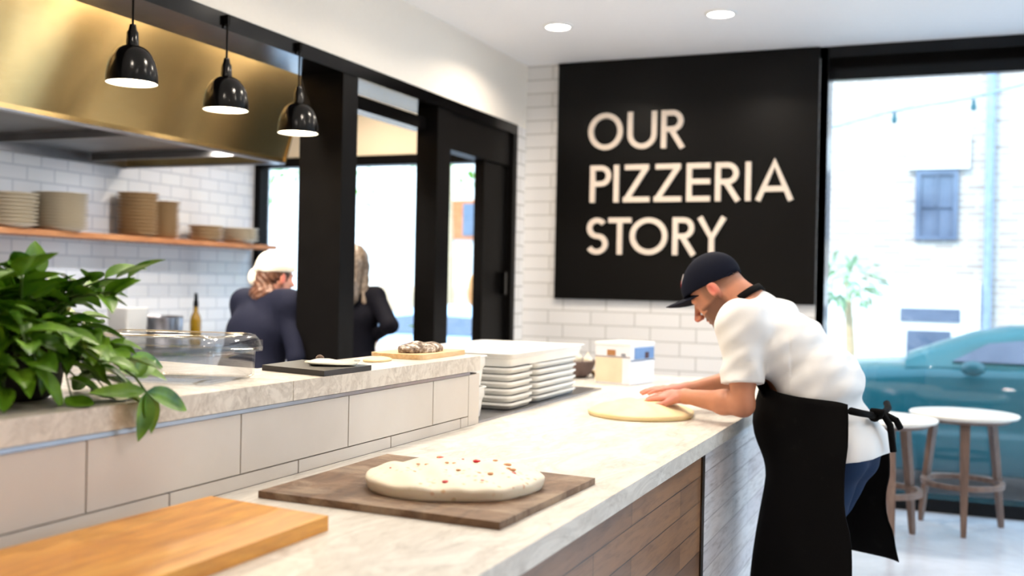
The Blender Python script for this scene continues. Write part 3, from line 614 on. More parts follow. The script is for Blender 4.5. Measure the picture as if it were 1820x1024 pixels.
# ------------------------------------------------------------------ pendants, downlights
def pendant(y, k):
    x = XL+.024; z = (2.165, 2.152, 2.128)[k]
    lp = emp('pendant_lamp', (x, y, z), ('black dome pendant lamp nearest the camera, leftmost of three', 'black dome pendant lamp in the middle of the three', 'black dome pendant lamp beside the black post, rightmost of three')[k], 'lamp', 'black pendant lamps along the opening')
    bm = bmesh.new(); r = .098
    out = [(r*max(0, math.cos(a))**.72, .142*math.sin(a)) for a in [i*PI/2/14 for i in range(15)]]
    prof = [(r, -.004)]+[(max(q, .024), zz) for q, zz in out[:-1]]+[(.024, .140), (.022, .192), (.016, .20), (.012, .222), (.0005, .224)]
    inn = [(max(.0005, q-.004), zz-.004) for q, zz in out][::-1]
    lathe(bm, prof, (x, y, z), 40, False); obj('shade', bm, M['gloss_black'], lp, smooth=True)
    bm = bmesh.new(); lathe(bm, inn+[(r-.001, -.004)], (x, y, z), 40, False); obj('shade_lining', bm, simple('shade_white', (.93, .92, .88), .5), lp, smooth=True)
    bm = bmesh.new(); lathe(bm, [(.0005, .001), (.088, .001), (.088, .006), (.0005, .03)], (x, y, z), 32, False); obj('diffuser', bm, M['bulb'], lp, smooth=True)
    bm = bmesh.new(); tube(bm, [(x, y, z+.2), (x, y, 2.535)], .0045, 8); obj('cord', bm, M['black'], lp)
    obj('bracket', B((XL+.0125, x+.010, y-.010, y+.010, 2.52, 2.56)), M['black'], lp)
    ld = bpy.data.lights.new('pendant_light', 'AREA'); ld.shape = 'DISK'; ld.size = .15; ld.energy = 7; ld.color = (1, .80, .55)
    lo = bpy.data.objects.new('pendant_light', ld); COL.objects.link(lo); lo.parent = lp; lo.location = (0, 0, -.012)
for k, y in enumerate((3.19, 3.76, 4.31)): pendant(y, k)
def downlight(x, y, e=26, vis=True, label=None, col=(1, .87, .72)):
    dl = emp('downlight', (x, y, ZC-.012), label or 'round recessed downlight in the white ceiling', 'ceiling light', 'recessed downlights')
    bm = bmesh.new(); lathe(bm, [(.075, .0115), (.092, .0115), (.092, .002), (.075, 0)], (x, y, ZC-.012), 32, False); obj('ring', bm, M['white_plastic'], dl, smooth=True)
    bm = bmesh.new(); lathe(bm, [(.0005, .004), (.076, .004), (.076, .009), (.0005, .009)], (x, y, ZC-.012), 32, False); obj('diffuser', bm, M['down'], dl)
    ld = bpy.data.lights.new('downlight_lamp', 'AREA'); ld.shape = 'DISK'; ld.size = .14; ld.energy = e; ld.color = col; ld.spread = math.radians(150)
    lo = bpy.data.objects.new('downlight_lamp', ld); COL.objects.link(lo); lo.parent = dl; lo.location = (0, 0, -.006)
downlight(-2.32, 6.218, 22, label='round recessed downlight in front of the left part of the black sign')
downlight(-1.30, 6.218, 22, label='round recessed downlight in front of the right part of the black sign')
for x, y, e in ((-2.0, 4.9, 16), (-1.1, 4.9, 9), (-1.9, 3.7, 19), (-1.0, 3.7, 9), (.6, 5.2, 16), (-2.1, 2.3, 12), (-1.0, 2.3, 5), (.6, 2.6, 14), (-1.3, .3, 5), (.9, .2, 12), (2.3, 3.6, 14), (2.3, .6, 12)):  # extra ceiling lamps out of view, added to lift the room's brightness
    downlight(x, y, e, col=(1, .93, .86) if x > 0 else (1, .88, .73), label='added recessed downlight out of view, fill light for the room')
for x, y, e in ((-3.40, 2.6, 30), (-3.40, 3.4, 30), (-3.40, 4.3, 34), (-3.35, 4.8, 22), (-3.4, 5.8, 22), (-4.1, 6.5, 24)):
    downlight(x, y, e, label='recessed downlight in the kitchen ceiling hidden by the opening')

# ------------------------------------------------------------------ stools
def stool(cx, cy, a0, label):
    st = emp('bar_stool', (cx, cy, 0), label, 'stool', 'round three-legged stools by the street window')
    bm = bmesh.new(); lathe(bm, [(.27, .668), (.302, .678), (.31, .69), (.306, .697), (.0005, .698)], (cx, cy, 0), 56, False); obj('seat', bm, M['stooltop'], st, smooth=True)
    bm = bmesh.new(); lathe(bm, [(.20, .645), (.25, .650), (.272, .668), (.20, .668)], (cx, cy, 0), 40, False); bm.verts.ensure_lookup_table(); obj('seat_frame', bm, M['stoolwood'], st, smooth=True)
    for k in range(3):
        a = a0+k*2*PI/3; d = Vector((math.cos(a), math.sin(a), 0)); s = Vector((-d.y, d.x, 0)); C0 = Vector((cx, cy, 0)); secs = []
        for z, r, hw_, ht in ((0, .262, .014, .011), (.03, .260, .016, .013), (.35, .225, .024, .016), (.66, .185, .028, .018)):
            c = C0+d*r+Vector((0, 0, z)); secs.append([c+s*hw_+d*ht, c-s*hw_+d*ht, c-s*hw_-d*ht, c+s*hw_-d*ht])
        bm = bmesh.new(); loft(bm, secs); obj('leg', bm, M['stoolwood'], st, bevel=.003)
    bm = bmesh.new(); rings = lathe(bm, [(.205, .262), (.236, .262), (.236, .292), (.205, .292)], (cx, cy, 0), 48, False)
    for i in range(48): bm.faces.new((rings[3][i], rings[3][(i+1) % 48], rings[0][(i+1) % 48], rings[0][i]))
    obj('foot_ring', bm, M['stoolwood'], st)
stool(.072, 6.93, math.radians(-88), 'round-topped wooden stool farther right, standing clear beside the street window')
stool(-.37, 6.43, math.radians(-72), 'round-topped wooden stool partly hidden behind the baker')

# ------------------------------------------------------------------ street
struct('floor_street', B((-16, 14, 7.56, 40, -.4, -.3), (3.5, 14, -6, 7.56, -.4, -.3)), M['asphalt'])
fb = emp('street_building', (3, 14, -.3), 'pale brick building across the street behind the teal car', 'building')
obj('brick_wall', B((-2.6, 9, 14, 16, -.3, 9)), M['brick_out'], fb)
wn = obj('window', B((-.46, -.40, 13.95, 14.02, 2.06, 2.92), (-.03, .03, 13.95, 14.02, 2.06, 2.92), (-.40, -.03, 13.95, 14.02, 2.86, 2.92), (-.40, -.03, 13.95, 14.02, 2.06, 2.11), (-.40, -.03, 13.96, 14.01, 2.46, 2.485), (-.225, -.205, 13.96, 14.01, 2.11, 2.86)), M['win_dark'], fb)
obj('pane', B((-.40, -.03, 13.985, 13.995, 2.11, 2.86)), M['win_dark'], wn)
obj('lintel', B((-.55, .15, 13.93, 14.0, 2.93, 3.35)), M['facade'], fb)
bm = bmesh.new(); tube(bm, [(.37, 13.9, .95), (.37, 13.9, 9)], .05, 10); obj('drainpipe', bm, M['blue_pipe'], fb)
obj('render_band', B((-2.6, .30, 13.9, 14.0, -.3, 1.55), (.45, 9, 13.96, 14.0, -.3, .9)), M['facade'], fb)
sw = obj('shop_window', B((-.66, .14, 13.86, 13.9, .62, 1.26)), M['facade'], fb)
obj('pane', B((-.60, .08, 13.84, 13.86, 1.06, 1.22), (-.52, -.02, 13.84, 13.86, .45, .95)), M['win_dark'], sw)
wb = emp('street_building', (-8, 14, -.3), 'white rendered building beyond the kitchen window', 'building')
obj('rendered_wall', B((-16, -2.65, 14, 16, -.3, 6)), M['facade'], wb)
wn = obj('window', B((-6.85, -6.35, 13.95, 14.0, 2.05, 2.62)), simple('rust_shutter', (.72, .42, .22), .6), wb)
obj('pane', B((-6.62, -6.40, 13.94, 13.95, 2.1, 2.57)), M['win_dark'], wn)
obj('low_wall', B((-9, -5.2, 13.9, 14.0, -.3, 1.35)), simple('tan_render', (.78, .66, .54), .8), wb)
cb_ = emp('string_light', (0, 11, 3.2), 'cable with small teal lamps strung across the street outside', 'string light')
cpts = [Vector((-3.2, 11, 3.05)), Vector((-1.14, 11, 3.055)), Vector((-.57, 11, 3.19)), Vector((.14, 11, 3.285)), Vector((.57, 11, 3.39)), Vector((2.6, 11, 4.2))]
bm = bmesh.new(); tube(bm, cpts, .012, 6); obj('cable', bm, M['blue_pipe'], cb_)
for q in (cpts[2], cpts[3]):
    bm = bmesh.new(); lathe(bm, [(.018, -.02), (.018, -.06), (.028, -.08), (.022, -.12), (.0005, -.13)], q, 12, False); obj('lamp', bm, M['teal'], cb_, smooth=True)
def car(x0, y0, paint, label):
    c = emp('car', (x0+2.2, y0+.9, -.3), label, 'car')
    def sec(x, zt, ins, zb=-.12):
        pr = [(.25, zb), (.06+ins, zb+.05), (ins, .18), (.01+ins, .50), (.05+ins, zt-.09), (.10+ins, zt-.02), (.30+ins, zt+.015), (.9, zt+.03)]
        L_ = [(x0+x, y0+a, z) for a, z in pr]; R__ = [(x0+x, y0+1.8-a, z) for a, z in pr[:-1]][::-1]; return L_+R__
    bm = bmesh.new(); loft(bm, [sec(x, zt, i, zb) for x, zt, i, zb in ((0, .30, .30, 0), (.06, .42, .16, -.08), (.25, .56, .06, -.12), (.7, .68, .01, -.12), (1.3, .745, 0, -.12), (1.9, .79, 0, -.12), (2.8, .81, 0, -.12), (3.6, .83, 0, -.12), (4.1, .82, .03, -.12), (4.4, .74, .09, -.1), (4.5, .5, .2, 0))]); obj('body_shell', bm, paint, c, smooth='all')
    def gs(x, zt, ins):
        pr = [(.10, .74), (.12, .80), (.12+ins*.85, zt-.07), (.14+ins, zt), (.9, zt+.04)]
        return [(x0+x, y0+a, z) for a, z in pr]+[(x0+x, y0+1.8-a, z) for a, z in pr[:-1]][::-1]
    bm = bmesh.new(); loft(bm, [gs(x, zt, i) for x, zt, i in ((1.75, .83, .02), (2.0, .93, .07), (2.3, 1.04, .12), (2.6, 1.10, .14), (3.1, 1.13, .15), (3.6, 1.09, .14), (4.0, .96, .09), (4.3, .84, .03))]); obj('cabin', bm, paint, c, smooth='all')
    for wx in ([(2.12, .845), (2.40, 1.00), (2.78, 1.045), (2.98, 1.05), (2.98, .845)], [(3.04, .845), (3.04, 1.05), (3.5, 1.03), (3.85, .90), (3.85, .845)]):
        bm = bmesh.new(); f0 = []; f1 = []
        for x, z in wx:
            yy = y0+.113+(z-.80)*.36; f0.append((x0+x, yy-.012, z)); f1.append((x0+x, yy+.01, z))
        loft(bm, [f0, f1]); obj('side_window', bm, M['win_dark'], c)
    for wx_ in (.75, 3.45):
        for sy in (.0, 1.62):
            bm = bmesh.new(); rr = lathe(bm, [(.14, 0), (.30, .0), (.32, .03), (.32, .15), (.30, .18), (.14, .18)], (0, 0, 0), 28)
            bmesh.ops.transform(bm, matrix=Matrix.Translation((x0+wx_, y0+sy-.012, .02))@Matrix.Rotation(-PI/2, 4, 'X'), verts=bm.verts); obj('wheel', bm, M['rubber'], c, smooth=True)
    bm = bmesh.new(); bmesh.ops.create_icosphere(bm, subdivisions=2, radius=1); bmesh.ops.transform(bm, matrix=Matrix.Translation((x0+2.28, y0-.05, .80))@Matrix.Diagonal((.10, .08, .065, 1)), verts=bm.verts); obj('mirror', bm, paint, c, smooth='all')
    return c
car(-2.12, 9.5, M['teal'], 'teal car parked in the street outside the large window')
car(-8.4, 10.4, M['palecar'], 'pale blue car in the street beyond the kitchen window')
M['leaf_p'] = leafm('bleached_leaf', (.50, .62, .46), (.66, .76, .62))
def tree(x, y, zc, r, n, seed, label, trunk=True, lf=.12, mt='leaf_l'):
    q = random.Random(seed); t_ = emp('street_tree', (x, y, -.3), label, 'tree')
    bm = bmesh.new(); tube(bm, [(x, y, -.3), (x+.05, y, zc*.5), (x, y, zc)], [.07, .055, .03], 8); obj('trunk', bm, M['kraft'], t_)
    bm = bmesh.new()
    for i in range(n):
        d = Vector((q.gauss(0, 1), q.gauss(0, 1), q.gauss(0, .7))).normalized()*r*(.35+.65*q.random()**.5)
        leaf(bm, Vector((x, y, zc))+d, d+Vector((q.uniform(-1, 1), q.uniform(-1, 1), q.uniform(-1, .3)))*r*.6, Vector((q.uniform(-1, 1), q.uniform(-1, 1), 1)), lf*q.uniform(.7, 1.3), lf*.5, 0)
    obj('foliage', bm, M[mt], t_)
tree(-8.2, 12.4, 3.1, .95, 260, 3, 'leafy green tree outside the kitchen window')
tree(-6.35, 12.9, 3.2, .6, 120, 8, 'small green tree seen through the glass door')
tree(-1.12, 12.6, 1.5, .36, 90, 5, 'pale small palm-like tree outside near the left edge of the large window', lf=.16, mt='leaf_p')
bm = bmesh.new(); bmesh.ops.create_icosphere(bm, subdivisions=3, radius=1); bmesh.ops.transform(bm, matrix=Matrix.Translation((-4.16, 9, 1.35))@Matrix.Diagonal((.045, .045, .15, 1)), verts=bm.verts)
o = thing('lantern', bm, simple('orange_paper', (.92, .62, .36), .6), 'slim orange lantern hanging outside, seen through the glass door', 'lantern', smooth='all')
bm = bmesh.new(); tube(bm, [(-4.16, 9, 1.49), (-4.16, 9, 4.0)], .004, 6); obj('cord', bm, M['black'], o)
# kitchen window bench with two potted greens
kb = emp('window_bench', (-4.0, 7.0, 0), 'pale bench under the kitchen window', 'bench')
obj('bench_top', B((-4.6, -3.35, 6.78, 7.27, .90, .93)), M['white_paint'], kb, bevel=.003)
for x in (-4.56, -3.43):
    for y in (6.82, 7.2): obj('leg', B((x, x+.04, y, y+.04, 0, .90)), M['black'], kb)
def greenpot(x, y, n, s, seed, label, hgt=.12):
    q = random.Random(seed); g = emp('potted_plant', (x, y, .93), label, 'plant')
    bm = bmesh.new(); lathe(bm, [(.04, 0), (.055, .09), (.05, .09), (.0005, .08)], (x, y, .9305), 16); obj('pot', bm, M['plate_w'], g, smooth=True)
    bm = bmesh.new()
    for i in range(n):
        a = q.uniform(0, 6.28); leaf(bm, Vector((x, y, 1.0+q.uniform(0, hgt))), Vector((math.cos(a), math.sin(a), q.uniform(.2, 1.5))), Vector((q.uniform(-.5, .5), 0, 1)), s*q.uniform(.7, 1.2), s*.45, 0)
    obj('foliage', bm, M['leaf_l'], g)
greenpot(-3.62, 7.0, 26, .12, 2, 'bright green potted plant seen through the glass door', .20)
greenpot(-4.02, 6.92, 16, .09, 4, 'small bright green potted plant behind the dusted loaf', .02)

# ------------------------------------------------------------------ people: distance-field bodies
class Field:
    def __init__(s, lo, hi, h):
        s.lo = np.array(lo, float); s.h = h; s.n = np.ceil((np.array(hi)-s.lo)/h).astype(int)+1
        s.a = np.full(s.n, .5, np.float32)
    def _sl(s, lo, hi, k):
        i0 = np.clip(np.floor((np.array(lo)-k-s.lo)/s.h).astype(int), 0, s.n); i1 = np.clip(np.ceil((np.array(hi)+k-s.lo)/s.h).astype(int)+1, 0, s.n)
        return i0, i1
    def put(s, fn, lo, hi, k=.01, mode='u'):
        i0, i1 = s._sl(lo, hi, k+2*s.h)
        if (i1 <= i0).any(): return
        ax = [(s.lo[d]+s.h*np.arange(i0[d], i1[d])).astype(np.float32) for d in range(3)]
        X, Y, Z = ax[0][:, None, None], ax[1][None, :, None], ax[2][None, None, :]
        d = fn(X, Y, Z).astype(np.float32); sl = tuple(slice(i0[q], i1[q]) for q in range(3)); a = s.a[sl]
        if mode == 's': d = -d; 
        if mode == 'u':
            h = np.clip(.5+.5*(a-d)/k, 0, 1); s.a[sl] = a*(1-h)+d*h-k*h*(1-h)
        else:
            h = np.clip(.5-.5*(a-d)/k, 0, 1); s.a[sl] = a*(1-h)+d*h+k*h*(1-h)
    def cap(s, a, b, r1, r2, k=.012, mode='u', flat=None):
        a = np.array(a, float); b = np.array(b, float); ba = b-a; L = ba@ba; R = max(r1, r2)
        def fn(X, Y, Z):
            t = np.clip(((X-a[0])*ba[0]+(Y-a[1])*ba[1]+(Z-a[2])*ba[2])/L, 0, 1)
            return np.sqrt((X-a[0]-t*ba[0])**2+(Y-a[1]-t*ba[1])**2+(Z-a[2]-t*ba[2])**2)-(r1+(r2-r1)*t)
        s.put(fn, np.minimum(a, b)-R, np.maximum(a, b)+R, k, mode)
    def ell(s, c, r, ax=None, k=.012, mode='u'):
        c = np.array(c, float); r = np.array(r, float); A = np.eye(3) if ax is None else np.array(ax, float); R = r.max()
        def fn(X, Y, Z):
            x, y, z = X-c[0], Y-c[1], Z-c[2]; k0 = 0; k1 = 0
            for i in range(3):
                u = (x*A[i][0]+y*A[i][1]+z*A[i][2]); k0 = k0+(u/r[i])**2; k1 = k1+(u/r[i]**2)**2
            k0 = np.sqrt(k0); return k0*(k0-1)/np.maximum(np.sqrt(k1), 1e-6)
        s.put(fn, c-R, c+R, k, mode)
    def halfspace(s, p, n, k=.004):   # keep the side where (x-p).n < 0
        p = np.array(p, float); n = np.array(n, float); n /= np.linalg.norm(n)
        hi = s.lo+s.n*s.h
        s.put(lambda X, Y, Z: (X-p[0])*n[0]+(Y-p[1])*n[1]+(Z-p[2])*n[2], s.lo, hi, k, 'i')
    def at(s, p):
        i = np.round((np.array(p)-s.lo)/s.h).astype(int)
        return float(s.a[tuple(i)]) if (i >= 0).all() and (i < s.n).all() else .5
    def warp(s, fn):
        ax = [(s.lo[d]+s.h*np.arange(s.n[d])).astype(np.float32) for d in range(3)]
        s.a += fn(ax[0][:, None, None], ax[1][None, :, None], ax[2][None, None, :]).astype(np.float32)
    def mesh(s):
        a = s.a; a[0], a[-1] = .5, .5; a[:, 0], a[:, -1] = .5, .5; a[:, :, 0], a[:, :, -1] = .5, .5
        ins = a < 0; n = a.shape; acc = None
        cn_ = [ins[i:n[0]-1+i, j:n[1]-1+j, k:n[2]-1+k] for i in (0, 1) for j in (0, 1) for k in (0, 1)]
        sm = sum(c.astype(np.uint8) for c in cn_); act = (sm > 0) & (sm < 8); idx = np.argwhere(act)
        vid = np.full(act.shape, -1, np.int32); vid[act] = np.arange(len(idx)); P = np.zeros((len(idx), 3)); W = np.zeros(len(idx))
        for ax_ in range(3):
            o1 = [q for q in range(3) if q != ax_]
            for i in (0, 1):
                for j in (0, 1):
                    c0 = idx.copy(); c0[:, o1[0]] += i; c0[:, o1[1]] += j; c1 = c0.copy(); c1[:, ax_] += 1
                    v0 = a[tuple(c0.T)]; v1 = a[tuple(c1.T)]; k = (v0 < 0) != (v1 < 0); t = np.where(k, v0/np.where(k, v0-v1, 1), 0)
                    pt = c0.astype(float); pt[:, ax_] += t; P[k] += pt[k]; W += k
        P = P/W[:, None]*s.h+s.lo; F = []
        for ax_ in range(3):
            sl0 = [slice(1, n[q]-1) for q in range(3)]; sl0[ax_] = slice(0, n[ax_]-1); sl1 = list(sl0); sl1[ax_] = slice(1, n[ax_])
            x0, x1 = ins[tuple(sl0)], ins[tuple(sl1)]; e = np.argwhere(x0 != x1); fl = x0[tuple(e.T)]
            off = np.array([0 if q == ax_ else 1 for q in range(3)]); e = e+off; o1 = [(ax_+1) % 3, (ax_+2) % 3]
            def cell(i, j):
                c = e.copy(); c[:, o1[0]] -= i; c[:, o1[1]] -= j; return vid[tuple(c.T)]
            q = np.stack([cell(1, 1), cell(0, 1), cell(0, 0), cell(1, 0)], 1); q[~fl] = q[~fl][:, ::-1]; F.append(q)
        return P, np.concatenate(F)
def npmesh(name, P, F, mat, parent, tint=None):
    o0 = np.array(org(parent)) if parent else 0
    me = bpy.data.meshes.new(name); me.vertices.add(len(P)); me.vertices.foreach_set('co', (P-o0).astype(np.float32).ravel())
    me.loops.add(len(F)*4); me.loops.foreach_set('vertex_index', F.astype(np.int32).ravel())
    me.polygons.add(len(F)); me.polygons.foreach_set('loop_start', np.arange(0, len(F)*4, 4, dtype=np.int32))
    try: me.polygons.foreach_set('loop_total', np.full(len(F), 4, np.int32))
    except Exception: pass
    me.polygons.foreach_set('use_smooth', np.ones(len(F), bool)); me.update(calc_edges=True); me.validate()
    me.materials.append(mat)
    if tint is not None:
        at = me.color_attributes.new('tint', 'FLOAT_COLOR', 'POINT'); c = np.concatenate([tint, np.ones((len(P), 1))], 1).astype(np.float32); at.data.foreach_set('color', c.ravel())
    o = bpy.data.objects.new(name, me); COL.objects.link(o); o.parent = parent; return o
V = lambda *a: np.array(a, float)
def nrm(v): v = np.array(v, float); return v/np.linalg.norm(v)
def hand(fl, W, d, n, thumb, sc_=1.0, curl=.35, spread=.05):
    """W wrist, d to the fingers, n back of the hand, thumb = +1/-1 side along cross(d,n)"""
    d = nrm(d); n = nrm(np.array(n)-d*(np.array(n)@d)); s = np.cross(d, n)*thumb; S = sc_
    fl.cap(W, W+d*.05*S, .024*S, .022*S, .02)
    kn = []
    for i, (o, L) in enumerate(((.030, .092), (.010, .097), (-.011, .092), (-.030, .082))):
        K = W+d*L*S+s*o*S+n*.003; kn.append(K); fl.cap(W+d*.03*S+s*o*.55*S, K, .0125*S, .0112*S, .016)
    for i, (K, L, r) in enumerate(zip(kn, (.070, .078, .073, .056), (.0088, .009, .0086, .0076))):
        dd = nrm(d+s*spread*(1.5-i)); c = curl*(1+.15*i)
        p1 = K+(dd*math.cos(c*.3)-n*math.sin(c*.3))*L*.48*S; p2 = p1+(dd*math.cos(c)-n*math.sin(c))*L*.30*S; p3 = p2+(dd*math.cos(c*1.5)-n*math.sin(c*1.5))*L*.26*S
        fl.cap(K, p1, r*1.08*S, r*S, .004); fl.cap(p1, p2, r*S, r*.92*S, .003); fl.cap(p2, p3, r*.92*S, r*.8*S, .003)
    t0 = W+d*.025*S+s*.022*S; t1 = W+d*.055*S+s*.050*S-n*.008; t2 = t1+nrm(d*.9+s*.35-n*.1)*.034*S; t3 = t2+nrm(d+s*.1-n*.15)*.026*S
    fl.cap(t0, t1, .016*S, .0115*S, .012); fl.cap(t1, t2, .0108*S, .0098*S, .004); fl.cap(t2, t3, .0098*S, .0085*S, .003)
def head(fl, C, f, u, S=1.0, male=True):
    f = nrm(f); u = nrm(np.array(u)-f*(np.array(u)@f)); s = np.cross(u, f); A = [f, u, s]
    q = lambda a, b, c: C+(f*a+u*b+s*c)*S
    E = lambda a, b, c, r, k=.012, m='u': fl.ell(q(a, b, c), np.array(r)*S, A, k*S, m)
    E(-.012, .022, 0, (.098, .092, .078)); E(.030, -.035, 0, (.066, .088, .062), .03); E(.052, -.075, 0, (.042, .050, .045), .02)
    E(.078, -.118, 0, (.022, .020, .022), .02)
    for z in (-1, 1):
        fl.cap(q(-.015, -.045, .058*z), q(.070, -.115, .018*z), .020*S, .018*S, .025*S)
        E(.078, .008, .030*z, (.016, .010, .026), .012); E(.066, -.040, .042*z, (.022, .020, .020), .02)
        E(.094, -.014, .032*z, (.014, .012, .017), .010, 's')
        E(.080, -.014, .031*z, (.0135, .0125, .0135), .002)
        E(-.012, -.020, .083*z, (.020, .034, .010), .004); E(-.004, -.018, .093*z, (.010, .020, .008), .003, 's'); E(-.008, -.051, .080*z, (.009, .011, .008), .005)
        E(.112, -.046, .013*z, (.011, .009, .009), .006)
        E(.108, -.054, .008*z, (.004, .003, .004), .002, 's')
    fl.cap(q(.090, .002, 0), q(.124, -.040, 0), .009*S, .0115*S, .012*S); E(.124, -.042, 0, (.012, .011, .012), .006)
    E(.092, -.073, 0, (.012, .007, .024), .006); E(.090, -.086, 0, (.012, .008, .021), .006); E(.104, -.0795, 0, (.010, .0018, .024), .003, 's')
    fl.cap(q(-.038, -.03, 0), q(-.045, -.115, 0), .058*S, .056*S, .02); return q, A
SKIN = np.array(lin((.86, .64, .53)))
def tint_head(P, C, A, S, beard=None, hair=None, lips=(.78, .46, .42), base=(.86, .64, .53)):
    T = np.tile(np.array(lin(base)), (len(P), 1)); L = ((P-C)@np.array(A).T)/S; f, u, s = L[:, 0], L[:, 1], np.abs(L[:, 2]); near = (np.abs(L) < .16).all(1)
    def put(w, c):
        w = np.clip(w, 0, 1)*near; T[:] = T*(1-w[:, None])+np.array(lin(c))*w[:, None]
    put(1.2-np.hypot(np.hypot((f-.124)/.016, (u+.044)/.015), s/.016)*.8, (.84, .48, .44))                    # nose tip
    put((1.3-np.hypot((f+.012)/.02, (u+.02)/.035))*(s > .074), (.90, .52, .46))                                # ears
    put(1.3-np.hypot(np.hypot((f-.10)/.02, (u+.08)/.012), s/.022), lips)
    put((1.1-np.hypot(np.hypot((f-.086)/.012, (u-.010)/.006), (s-.032)/.024))*1.2, (.42, .30, .22) if beard else (.45, .32, .25))   # brows
    if beard is not None:
        edge = np.clip((-.036-.55*np.clip(.05-f, 0, .1)*0-u)/.012, 0, 1)*np.clip((f+.028)/.02, 0, 1)*np.clip((u+.165)/.02, 0, 1)
        mouth = np.hypot(np.hypot((f-.10)/.03, (u+.080)/.010), s/.022) < 1
        cheek = (u > -.062) & (f > .028) & (s < .06); edge = np.where(mouth | (cheek & (u > -.058)), 0, edge); put(edge*.9, beard)
        put(np.clip(1.2-np.hypot(np.hypot((f-.095)/.022, (u+.064)/.008), s/.030), 0, .8), beard)
    if hair is not None: put(np.clip((.045-f)/.02, 0, 1)*np.clip((u+.055+.0*f)/.02, 0, 1)*.75*((s < .0785) | (u > .01)), hair)
    return T

def baker():
    root = emp('person', (-.45, 4.2, 0), 'baker in white T-shirt, navy cap and long black apron leaning over the counter pressing dough', 'person')
    S = 1.08
    fy = V(-.97, .24, 0); lf = V(-.24, -.97, 0)                        # facing / his left (towards the lens)
    hc = V(-.878, 4.20, 1.418); u = nrm(V(-.68, .10, .74)); f = nrm(V(-.72, .06, -.69))
    neck = V(-.728, 4.215, 1.352); shL, shR = V(-.735, 4.02, 1.285), V(-.665, 4.40, 1.285)
    elL, elR = V(-.715, 3.965, .985), V(-.745, 4.575, 1.055); wrL, wrR = V(-.965, 4.105, .990), V(-1.02, 4.355, .992)
    pel = V(-.415, 4.20, .87); waist = V(-.50, 4.20, 1.00); chest = V(-.60, 4.21, 1.19)
    fl = Field((-1.26, 3.84, -.0), (-.10, 4.72, 1.62), .0038)
    q, A = head(fl, hc, f, u, S)
    fl.cap(q(-.045, -.05, 0), neck, .055, .060, .03); fl.cap(neck, (shL+shR)/2+V(.03, 0, -.04), .060, .085, .04)
    # torso
    for a, b, r1, r2 in ((shL, shR, .075, .075), (chest+lf*.06, chest-lf*.06, .11, .11), (waist+lf*.06, waist-lf*.06, .11, .11), (pel+lf*.07, pel-lf*.07, .115, .115), (chest, waist, .12, .11), (waist, pel, .11, .11)): fl.cap(a, b, r1, r2, .06)
    for w_, sgn in ((1, 1), (-1, -1)):
        hip = pel+lf*.10*w_+V(0, 0, -.04); knee = V(-.47+.03*w_, 4.20, .48)+lf*.095*w_; ank = V(-.39+.02*w_, 4.20, .09)+lf*.11*w_
        fl.cap(hip, knee, .082, .055, .04); fl.cap(knee, ank, .055, .038, .02); fl.cap(ank+V(0, 0, -.035), ank+fy*.16+V(0, 0, -.045), .038, .03, .02)
    # arms: upper arm, elbow, forearm with a swell, wrist
    for sh_, el, wr in ((shL, elL, wrL), (shR, elR, wrR)):
        fl.cap(sh_, sh_*.3+el*.7, .060, .047, .03); fl.cap(sh_*.3+el*.7, el, .047, .042, .02)
        m_ = el*.68+wr*.32; fl.cap(el, m_, .042, .046, .02); fl.cap(m_, wr, .045, .027, .02)
    hand(fl, wrL, V(-.86, .40, -.07), V(-.1, -.35, 1), -1, 1.10, .20, .09); hand(fl, wrR, V(-.97, -.10, -.05), V(-.1, -.05, 1), 1, 1.10, .20, .09)
    P, F = fl.mesh(); T = tint_head(P, hc, A, S, beard=(.40, .26, .19), hair=(.52, .38, .30), base=(.80, .56, .44))
    hd = np.minimum(np.linalg.norm(P-(wrL+V(-.1, .05, 0)), axis=1), np.linalg.norm(P-(wrR+V(-.1, 0, 0)), axis=1)); w = np.clip((.13-hd)/.04, 0, 1)[:, None]*.7
    T = T*(1-w)+np.array(lin((.85, .56, .52)))*w
    fa = np.clip(1-np.minimum(np.abs(P[:, 2]-1.0)/.12, 3), 0, 1)*(np.clip((P[:, 0]+.97)/.08, 0, 1)); w = fa[:, None]*.65; T = T*(1-w)+np.array(lin((.74, .50, .36)))*w
    body = npmesh('body', P, F, M['skin'], root, T)
    for z in (-1, 1):
        for nm, r_, off, mt in (('eye', .0118, .0795, M['eye']), ('iris', .0062, .0868, M['iris'])):
            bm = bmesh.new(); bmesh.ops.create_icosphere(bm, subdivisions=2, radius=r_*S); bmesh.ops.translate(bm, verts=bm.verts, vec=q(off, -.0165, .031*z)); obj(nm, bm, mt, body if nm == 'iris' else root, smooth='all')
    # ---- T-shirt
    fl = Field((-1.0, 3.82, .74), (-.10, 4.74, 1.50), .005)
    sl = []
    fl.cap(shL, shR, .092, .092, .05); fl.cap(neck+V(.028, 0, -.012), (shL+shR)/2+V(0, 0, -.01), .068, .10, .05)
    up_back = V(-.535, 4.21, 1.205); fl.ell(up_back+V(-.05, 0, -.015), (.145, .20, .13), None, .04)
    fl.cap(chest+lf*.08+V(0, 0, 0), chest-lf*.08+V(0, 0, 0), .130, .130, .04)
    fl.cap(V(-.465, 4.2, 1.07)+lf*.07, V(-.465, 4.2, 1.07)-lf*.07, .138, .138, .04); fl.ell(V(-.395, 4.19, 1.055), (.076, .15, .06), None, .04)
    fl.cap(V(-.49, 4.2, .98)+lf*.075, V(-.49, 4.2, .98)-lf*.075, .115, .115, .05); fl.cap(V(-.46, 4.2, .99)+lf*.08, V(-.46, 4.2, .99)-lf*.08, .115, .115, .04)
    fl.cap(V(-.385, 4.2, .87)+lf*.08, V(-.385, 4.2, .87)-lf*.08, .122, .122, .05); fl.cap(V(-.358, 4.2, .80)+lf*.08, V(-.358, 4.2, .80)-lf*.08, .132, .138, .05)
